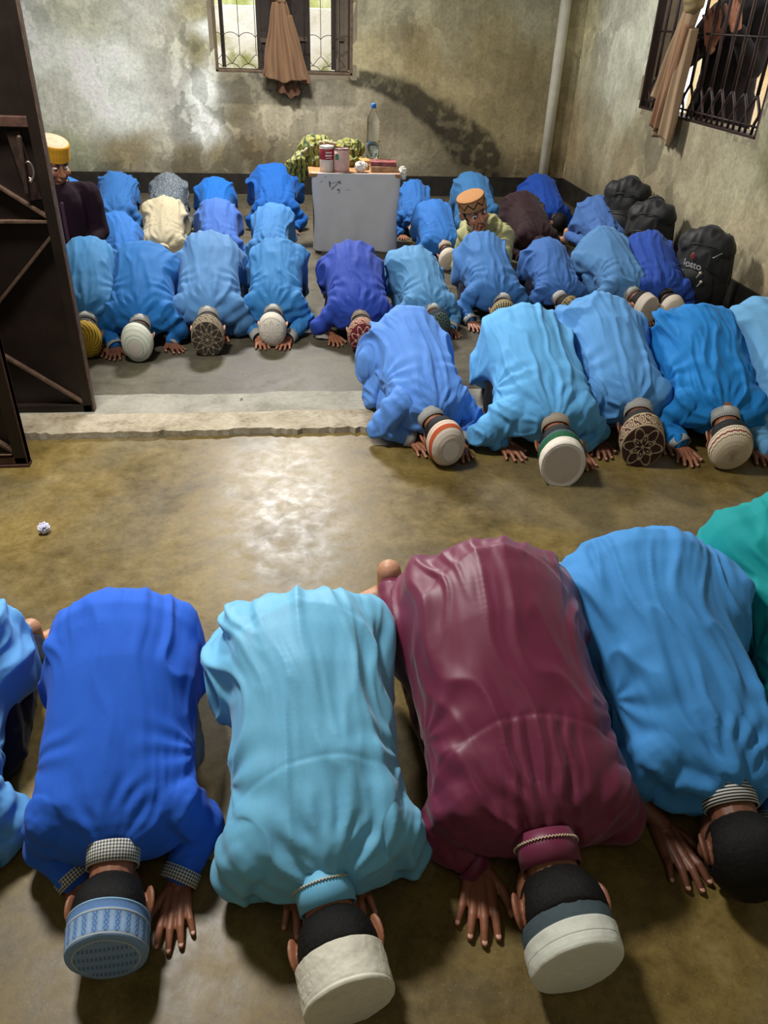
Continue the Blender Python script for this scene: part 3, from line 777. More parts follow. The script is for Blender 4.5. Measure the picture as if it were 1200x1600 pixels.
# plaster walls: a fine grid whose colour attribute holds stains, bare patches and old limewash, with some lighting painted into the tones
def wall_grid(name, axis, const, u0, u1, z0, z1, holes, anchors, seed, step=.0105, base=(128, 120, 100)):
    us = set(np.arange(u0, u1, step).round(4)) | {u1}; zs = set(np.arange(z0, z1, step).round(4)) | {z1}
    for h in holes: us |= {h[0], h[1]}; zs |= {h[2], h[3]}
    us = np.array(sorted(us)); zs = np.array(sorted(zs)); U, Z = np.meshgrid(us, zs); u, z = U.ravel(), Z.ravel(); n = len(us)
    P3 = np.stack([u, z, u * 0 + seed], 1)
    wu = u + .22 * fbm(P3 * 1.7, seed, 4); wz = z + .20 * fbm(P3 * 1.9 + 7, seed + 1, 4)
    num = np.zeros((len(u), 3)); den = np.zeros(len(u))
    for (au, az, c) in anchors: w_ = 1 / ((wu - au) ** 2 + 1.3 * (wz - az) ** 2 + .004) ** 1.8; num += w_[:, None] * LC(c); den += w_
    col = num / den[:, None]
    tw = P3 + .05 * np.stack([fbm(P3 * 8, seed + 60, 3), fbm(P3 * 8 + 4, seed + 61, 3), u * 0], 1)
    b1 = fbm(P3 * 5.5, seed + 4, 5); b2 = fbm(tw * 15, seed + 5, 4); b3 = fbm(tw * [4.2, 3.6, 1] + 3, seed + 9, 6); b4 = fbm(tw * [5.5, 4.4, 1] + 8, seed + 13, 5)
    col = col * (1.10 + .26 * b1 + .16 * b2)[:, None]
    amt = ss(-.15, .2, fbm(P3 * 1.3, seed + 70, 2)) * ss(1.9, 1.2, z)
    e1 = ss(.06, .085, b3) - ss(.24, .26, b3) * .5; e2 = ss(.08, .105, b4)      # flaked layers with crisp edges
    col = col * (1 + .42 * e1 * (.30 + .70 * amt))[:, None]; col = col * (1 - .36 * e2 * (.25 + .75 * amt))[:, None]
    ln = ss(.018, .0, np.abs(b3 - .07)) * amt; col = col * (1 - .16 * ln)[:, None]
    flake = e1
    dr = ss(.15, .35, fbm(P3 * [16, 1.6, 1], seed + 77, 4)); col = col * (1 - .09 * dr)[:, None]      # vertical run marks
    col *= (1 - .35 * ss(.5, .15, z + .12 * fbm(P3 * 6, seed + 2)) * (z < .6))[:, None]    # darker towards the foot of the wall
    if name == 'wall_back':
        # the broad dark soot streak that falls from the window corner to the right
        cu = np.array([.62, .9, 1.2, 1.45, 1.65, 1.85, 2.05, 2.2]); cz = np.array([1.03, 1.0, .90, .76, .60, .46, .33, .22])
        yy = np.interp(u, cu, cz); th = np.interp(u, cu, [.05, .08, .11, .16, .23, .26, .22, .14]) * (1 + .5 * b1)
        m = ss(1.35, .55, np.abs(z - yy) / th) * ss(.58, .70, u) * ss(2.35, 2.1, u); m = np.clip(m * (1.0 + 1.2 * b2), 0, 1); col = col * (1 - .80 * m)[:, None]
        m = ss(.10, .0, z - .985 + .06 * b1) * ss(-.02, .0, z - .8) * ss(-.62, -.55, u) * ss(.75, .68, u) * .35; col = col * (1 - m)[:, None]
    rel = .0035 * fbm(P3 * 2.2, seed + 30, 3) + .0012 * b2 + .0016 * flake
    col = np.clip(col * np.array([1.06, 1.08, 1.12]) * (1.34 if name == 'wall_back' else 1.42), .01, .9)
    if axis == 'y': V = np.stack([u, const - rel, z], 1)
    else: V = np.stack([const - rel, u, z], 1)
    F = []
    for i in range(len(zs) - 1):
        zc = (zs[i] + zs[i + 1]) / 2; hs = [h for h in holes if h[2] < zc < h[3]]
        for j in range(n - 1):
            uc = (us[j] + us[j + 1]) / 2
            if any(h[0] < uc < h[1] for h in hs): continue
            f = (i * n + j, i * n + j + 1, (i + 1) * n + j + 1, (i + 1) * n + j); F.append(f if axis == 'y' else f[::-1])
    o = mk(name, V, F, wallmat); setcol(o, col); return tag(o, kind='structure')


n = NT('old_plaster'); v = n.coord(); c = n.n('ShaderNodeAttribute', attribute_name='Col').outputs['Color']
g = n.noise(v, 34, 8, .72, .4); g2 = n.noise(v, 130, 4, .7)
c = n.mix(1.0, c, n.ramp(g, [(.28, (.70, .69, .66, 1)), (.5, (1, 1, 1, 1)), (.72, (1.2, 1.2, 1.18, 1))]), 'MULTIPLY')
c = n.mix(n.ramp(g2, [(.66, (0, 0, 0, 1)), (.72, (.5, .5, .5, 1))]), c, lin((60, 54, 44)))
n.col(c); n.rough(.86); n.b.inputs['Specular IOR Level'].default_value = .25; n.bump(n.math('ADD', g, n.math('MULTIPLY', g2, .35)), .45, .008); wallmat = n.m

PALE, GREY, OLV, BRN, DRK, GRN = (200, 203, 194), (164, 163, 152), (124, 114, 88), (104, 92, 68), (66, 60, 48), (134, 136, 112)
back_anchor = [(-2.3, 1.5, PALE), (-2.2, 1.1, PALE), (-2.1, .7, GREY), (-2.0, .35, GRN), (-1.7, 1.5, (170, 170, 150)), (-1.6, 1.1, PALE), (-1.5, .75, PALE), (-1.5, .4, OLV), (-1.1, 1.6, GREY),
    (-1.0, .95, (152, 150, 140)), (-.95, .6, GREY), (-.9, .35, OLV), (-.72, 1.45, (122, 116, 88)), (-.75, 1.15, (118, 112, 84)), (-.72, .85, PALE), (-.7, .55, PALE), (-.6, .35, OLV),
    (-.62, 1.3, PALE), (-.4, .95, (104, 98, 80)), (-.35, .7, (100, 92, 72)), (-.3, .4, BRN), (0, .95, (100, 94, 76)), (.0, .7, (134, 126, 106)), (0.1, .35, (112, 104, 82)), (.35, .85, (148, 140, 120)), (.4, .6, (146, 138, 118)),
    (.4, .4, (120, 112, 90)), (.75, .75, (130, 122, 102)), (.9, .5, (116, 106, 84)), (1.1, .7, (100, 92, 74)), (1.2, .4, (124, 116, 96)), (1.5, .5, (100, 92, 72)), (.85, 1.2, (132, 122, 92)), (.8, 1.55, (140, 134, 110)),
    (1.1, 1.6, (142, 136, 112)), (1.3, 1.2, (124, 112, 80)), (1.6, 1.5, (132, 124, 98)), (1.7, 1.0, (134, 122, 90)), (2.0, 1.3, (128, 116, 84)), (2.0, .8, (126, 114, 82)), (2.3, 1.6, (146, 140, 116)), (2.3, 1.1, (124, 112, 82)),
    (2.4, .6, (130, 118, 88)), (2.5, .3, BRN), (2.75, 1.5, (150, 142, 114)), (2.75, .7, (128, 116, 88)), (2.8, .3, (110, 98, 72)), (0, 2.6, GREY), (-2, 2.6, PALE), (2, 2.6, GREY)]
WB = (-.575, .675, 1.05, 2.05)
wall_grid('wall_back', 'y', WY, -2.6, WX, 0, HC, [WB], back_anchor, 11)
right_anchor = [(8.1, 1.5, (166, 158, 126)), (8.1, .5, (128, 114, 84)), (7.6, 1.5, (164, 164, 146)), (7.2, 1.2, (160, 160, 142)), (7.4, .7, (128, 120, 98)), (7.6, .35, (112, 102, 78)), (6.9, 1.5, (170, 170, 152)), (6.8, 1.0, (150, 148, 128)), (6.7, .6, (114, 104, 80)),
    (6.5, .85, (116, 108, 86)), (6.0, .7, (120, 112, 90)), (6.2, .35, (114, 104, 82)), (5.5, .75, (126, 118, 96)), (5.3, .4, (130, 122, 98)), (4.9, .75, (136, 130, 106)), (4.7, .45, (140, 130, 104)), (4.6, .9, (96, 92, 68)), (4.3, .6, (146, 134, 108)), (4.2, .3, (120, 106, 80)),
    (4.5, 1.3, (150, 146, 124)), (3.5, 1, GREY), (2, 1, GREY), (0, 1, GREY), (5.5, 2.6, GREY)]
WR = (4.86, 6.67, .975, 2.15)
wall_grid('wall_right', 'x', WX, -1.8, WY, 0, HC, [WR], right_anchor, 23, .015)
slab('wall_left', -2.75, -2.6, -1.8, WY, 0, HC, plain('plaster_left', (160, 156, 138), .85, nscale=5))
slab('wall_front', -2.75, WX, -1.95, -1.8, 0, HC, plain('plaster_left', (160, 156, 138)))
slab('ceiling', -2.75, WX + .25, -1.95, WY + .25, HC, HC + .12, plain('ceiling_lime', (176, 172, 158), .9, nscale=4))
black_skirt = plain('skirting_black', (34, 31, 27), .5, nscale=14, var=.5, bump=.4, bd=.004)


def skirt(name, pts, h, mat):
    s = Soup(); R = []
    return None


slab('baseboard_back', -2.6, WX, WY - .022, WY, 0, .185, black_skirt)
slab('baseboard_right', WX - .022, WX, 3.4, WY - .022, 0, .185, black_skirt)
# window reveals (wall thickness) and the masonry outside them
rv = plain('reveal_plaster', (128, 118, 98), .85, nscale=9)
for c_, s_ in [((WB[0] - .02, WY + .125, 1.55), (.04, .25, 1.08)), ((WB[1] + .02, WY + .125, 1.55), (.04, .25, 1.08)), (((WB[0] + WB[1]) / 2, WY + .125, WB[2] - .02), (1.25, .25, .04)), (((WB[0] + WB[1]) / 2, WY + .125, WB[3] + .02), (1.25, .25, .04))]:
    tag(bbox('window_reveal', c_, s_, rv, bev=0), kind='structure')
for c_, s_ in [((WX + .125, WR[0] - .02, 1.56), (.25, .04, 1.26)), ((WX + .125, WR[1] + .02, 1.56), (.25, .04, 1.26)), ((WX + .125, (WR[0] + WR[1]) / 2, WR[2] - .02), (.25, 1.81, .04)), ((WX + .125, (WR[0] + WR[1]) / 2, WR[3] + .02), (.25, 1.81, .04))]:
    tag(bbox('window_reveal', c_, s_, rv, bev=0), kind='structure')
# pipe in the corner
pv = plain('pvc', (226, 222, 206), .45, nscale=8, var=.12)
s = Soup(); s.add(*tube([(2.625, WY - .03, .0), (2.625, WY - .03, HC)], .050, 24)); tag(s.obj('drain_pipe', pv), 'pale vertical plastic pipe running up the back wall near the corner', 'pipe')
for z in (.45, 1.35):
    pass
# outside: bright ground and garden walls beyond both windows
def outside(key, a, b, c, sc):
    n = NT(key); v = n.coord(); n.col(n.ramp(n.noise(v, sc, 6, .6, .4), [(.35, lin(a)), (.5, lin(b)), (.65, lin(c))])); n.rough(.9); n.bump(n.noise(v, 40, 4), .4, .02); return n.m


slab('ground_outside', -8, 14, WY + .26, 16, -.3, -.1, outside('yard_soil', (150, 138, 110), (190, 180, 150), (214, 206, 180), 2))
slab('ground_outside', WX + .26, 12, -4, WY + .26, -.3, -.1, outside('yard_paving', (170, 150, 120), (214, 198, 168), (230, 214, 190), 2))
tag(bbox('garden_wall', (.2, 10.6, .62), (7, .18, 1.9), outside('lime_wall', (150, 150, 90), (226, 218, 204), (240, 236, 232), 2.6), bev=.01), 'pale limewashed wall standing outside beyond the back window', 'wall', kind='structure')
tag(bbox('mossy_bank', (.2, 11.6, 1.2), (9, .5, 3.2), outside('moss', (150, 158, 84), (196, 200, 130), (226, 226, 190), 3.5), bev=.05), 'mossy green bank rising behind the pale wall outside', 'bank', kind='structure')
tag(bbox('veranda_wall', (5.2, 6.0, 1.5), (.2, 9, 3.4), outside('veranda_lime', (196, 160, 112), (222, 192, 150), (234, 214, 186), 1.5), bev=.01), 'warm cream wall standing outside beyond the right window', 'wall', kind='structure')

# ---- back window
wood_d = plain('dark_wood', (44, 32, 24), .6, nscale=20, var=.4, bump=.3)
wood_m = plain('worn_wood', (96, 78, 58), .7, nscale=20, var=.35, bump=.3)
iron = plain('grille_iron', (52, 40, 34), .55, .3, nscale=60, var=.4, bump=.3)
w1 = empty('window_1', (.05, WY, 1.05), kind='structure')


def wpart(name, c, s, mat, root, bev=.004, R=None):
    o = bbox(name, np.array(c) - np.array(root.location), s, mat, root, bev, R); return o


for c_, s_ in [((WB[0] + .012, WY + .03, 1.55), (.024, .07, 1.0)), ((WB[1] - .012, WY + .03, 1.55), (.024, .07, 1.0)), ((.05, WY + .03, WB[2] + .010), (1.25, .07, .02)), ((.05, WY + .03, WB[3] - .012), (1.25, .07, .024))]:
    wpart('window_frame', c_, s_, wood_m, w1)
for x in (-.50,): wpart('shutter_stile', (x - .005, WY + .14, 1.57), (.035, .03, .98), wood_d, w1)


def shutter(x, wd, dep, mat, rails, ang=0, name='shutter'):
    """ledged timber shutter leaf: panel board, stiles and rails"""
    R = rotz(ang); root = w1; c0 = np.array([x, WY + dep, 1.56]); o = wpart(name, c0, (wd, .012, .98), mat, root, .002, R)
    for q in (-1, 1):
        p_ = bbox('stile', c0 - np.array(root.location) + R @ np.array([q * (wd / 2 - .02), -.012, 0]), (.04, .022, .98), mat, o, .002, R)
    for z in rails: bbox('rail', c0 - np.array(root.location) + R @ np.array([0, -.014, z - 1.56]), (wd - .06, .020, .035), plain('rail_wood', (84, 70, 54), .7, nscale=20), o, .002, R)
    return o


shutter(-.065, .26, .20, wood_d, [1.30, 1.9]); shutter(.185, .22, .21, wood_d, [1.32, 1.9])
shutter(.585, .125, .19, plain('shutter_grey', (104, 92, 78), .7, nscale=20), [1.33, 1.9])
wpart('shutter_stile', (.505, WY + .16, 1.57), (.035, .04, .98), wood_d, w1); wpart('shutter_stile', (.655, WY + .12, 1.57), (.028, .04, .98), wood_d, w1)
gs = []
dxb = .1475; xs_ = [WB[0] + .075 + dxb * i for i in range(8)]; yg = WY + .035
z1, z2, z3, z0 = 1.325, 1.19, 1.115, 1.055


def gb(pts, r=.0032, name='grille_bar'):
    pts = [(p[0] - .05, yg - WY, p[1] - 1.05) for p in pts]; s = Soup(); s.add(*tube(pts, r, 6)); s.obj(name, iron, w1)


for i, x in enumerate(xs_):
    if x > WB[1] - .02: continue
    gb([(x, 2.04), (x, z2)])
    for q in (-1, 1):
        e = x + q * dxb / 2; ok = WB[0] + .02 < e < WB[1] - .02
        gb([(x + q * dxb / 2 * (t_ ** .75 if q else 0), z2 + (z3 - z2) * t_) for t_ in np.linspace(0, 1 if ok else .6, 8)])
        gb([(e - q * dxb / 2 * math.sin(t_ * PI / 2), z3 + (z0 - z3) * (1 - math.cos(t_ * PI / 2))) for t_ in np.linspace(0, 1, 8)])
for i in range(-1, 8):
    a = WB[0] + .075 + dxb * i; pts = [(a + dxb * t_, z1 + .035 * math.sin(PI * t_) ** .7) for t_ in np.linspace(0, 1, 13)]
    pts = [p for p in pts if WB[0] + .02 < p[0] < WB[1] - .02]
    if len(pts) > 2: gb(pts)
gb([(WB[0] + .01, z0 + .02), (WB[1] - .01, z0 + .02)], .004, 'grille_rail')

# ---- right window: upright iron bars that fork near the sill
w2 = empty('window_2', (WX, 5.77, .975), kind='structure'); iron2 = plain('bar_iron', (40, 22, 20), .5, .2, nscale=50, var=.4, bump=.3)
for c_, s_ in [((WX + .03, WR[0] + .012, 1.56), (.06, .024, 1.17)), ((WX + .03, WR[1] - .012, 1.56), (.06, .024, 1.17)), ((WX + .03, 5.765, WR[2] + .008), (.06, 1.81, .016)), ((WX + .03, 5.765, WR[3] - .012), (.06, 1.81, .024))]:
    wpart('window_frame', c_, s_, iron2, w2)


def rb(pts, r=.007, name='window_bar'):
    s = Soup(); s.add(*tube([(.03, p[0] - 5.77, p[1] - .975) for p in pts], r, 6)); s.obj(name, iron2, w2)


nb_ = 12; d_ = (WR[1] - WR[0]) / nb_
for i in range(1, nb_):
    y = WR[0] + d_ * i; rb([(y, 2.14), (y, 1.50), (y + .006, 1.46), (y, 1.42), (y, 1.20)], .0115)
    for q in (-1, 1): rb([(y, 1.20), (y + q * d_ * .20, 1.165), (y + q * d_ * .44, 1.12), (y + q * d_ * .48, 1.09), (y + q * d_ * .30, 1.05), (y + q * d_ * .25, .98)], .0105)
for z in (1.50, 1.035): rb([(WR[0] + .01, z), (WR[1] - .01, z)], .0075, 'window_rail')


# ---- metal door leaves
door_m = plain('door_paint', (36, 27, 21), .42, .25, nscale=7, var=.4, bump=.12, bd=.004, spec=.45)
door_e = plain('door_edge', (92, 72, 58), .5, .2, nscale=40, var=.4, bump=.3)
door_r = plain('door_rust', (72, 44, 33), .7, .1, nscale=45, var=.5, bump=.4)


def dbar(name, a, b, wd, dp, mat, root, yoff):
    a = np.array([a[0], yoff, a[1]]); b = np.array([b[0], yoff, b[1]]); L = np.linalg.norm(b - a); c = (a + b) / 2; ang = math.atan2(b[2] - a[2], b[0] - a[0])
    R = roty(-ang); return bbox(name, c - np.array(root.location), (L, dp, wd), mat, root, .0025, R)


d1 = empty('door_1', (-1.4, 3.30, 0), kind='structure')
bbox('door_panel', (-.0, 0, 1.02), (1.04, .004, 2.0), door_m, d1, .001)
dbar('frame_bar', (-.900, .0), (-.900, 2.05), .045, .035, door_m, d1, 3.285)
dbar('frame_edge', (-.8785, .0), (-.8785, 2.05), .006, .040, door_e, d1, 3.285)
dbar('frame_bar', (-1.92, .022), (-.885, .022), .040, .035, door_m, d1, 3.285); dbar('frame_edge', (-1.92, .003), (-.88, .003), .007, .040, door_r, d1, 3.285)
for a, b in [((-.885, .815), (-1.35, 1.14)), ((-.885, .822), (-1.92, .812)), ((-.885, .80), (-1.35, .325)), ((-.885, .02), (-1.45, .46))]:
    dbar('brace_bar', a, b, .012, .026, door_e, d1, 3.283)
dbar('brace_bar', (-1.92, 1.18), (-.885, 1.172), .035, .03, door_r, d1, 3.283)
dbar('bolt_plate', (-.985, 1.14), (-.952, .90), .05, .006, plain('bolt_iron', (58, 42, 34), .5, .3, nscale=40, var=.4), d1, 3.285)
s = Soup(); s.add(*tube([np.array((-.945 + .014 * math.cos(t_), 3.26, 1.01 + .03 * math.sin(t_))) - np.array(d1.location) for t_ in np.linspace(-2.2, 2.2, 14)], .004, 8))
s.add(*capsule(np.array((-.945, 3.255, .975)) - np.array(d1.location), np.array((-.945, 3.245, .975)) - np.array(d1.location), .007, .007)); s.obj('hasp', plain('hasp_steel', (140, 130, 118), .35, .8, nscale=60), d1)
s = Soup(); s.add(*capsule(np.array((-.96, 3.265, 1.12)) - np.array(d1.location), np.array((-.972, 3.262, .93)) - np.array(d1.location), .010, .008)); s.obj('bolt_handle', plain('bolt_iron', (58, 42, 34)), d1)
d2 = empty('door_2', (-1.35, 2.83, 0), kind='structure')
bbox('door_panel', (0, 0, 1.02), (.60, .004, 2.0), door_m, d2, .001)
dbar('frame_bar', (-1.062, 0), (-1.062, 2.05), .05, .035, door_m, d2, 2.81); dbar('frame_edge', (-1.040, 0), (-1.040, 2.05), .006, .04, door_r, d2, 2.81)
dbar('frame_bar', (-1.65, .028), (-1.04, .028), .028, .035, door_r, d2, 2.81); dbar('frame_edge', (-1.65, .055), (-1.09, .055), .005, .02, door_e, d2, 2.80); dbar('foot_plate', (-1.65, .006), (-1.035, .006), .012, .045, door_r, d2, 2.81)
dbar('brace_bar', (-1.08, .06), (-1.60, .5), .012, .026, door_e, d2, 2.808)
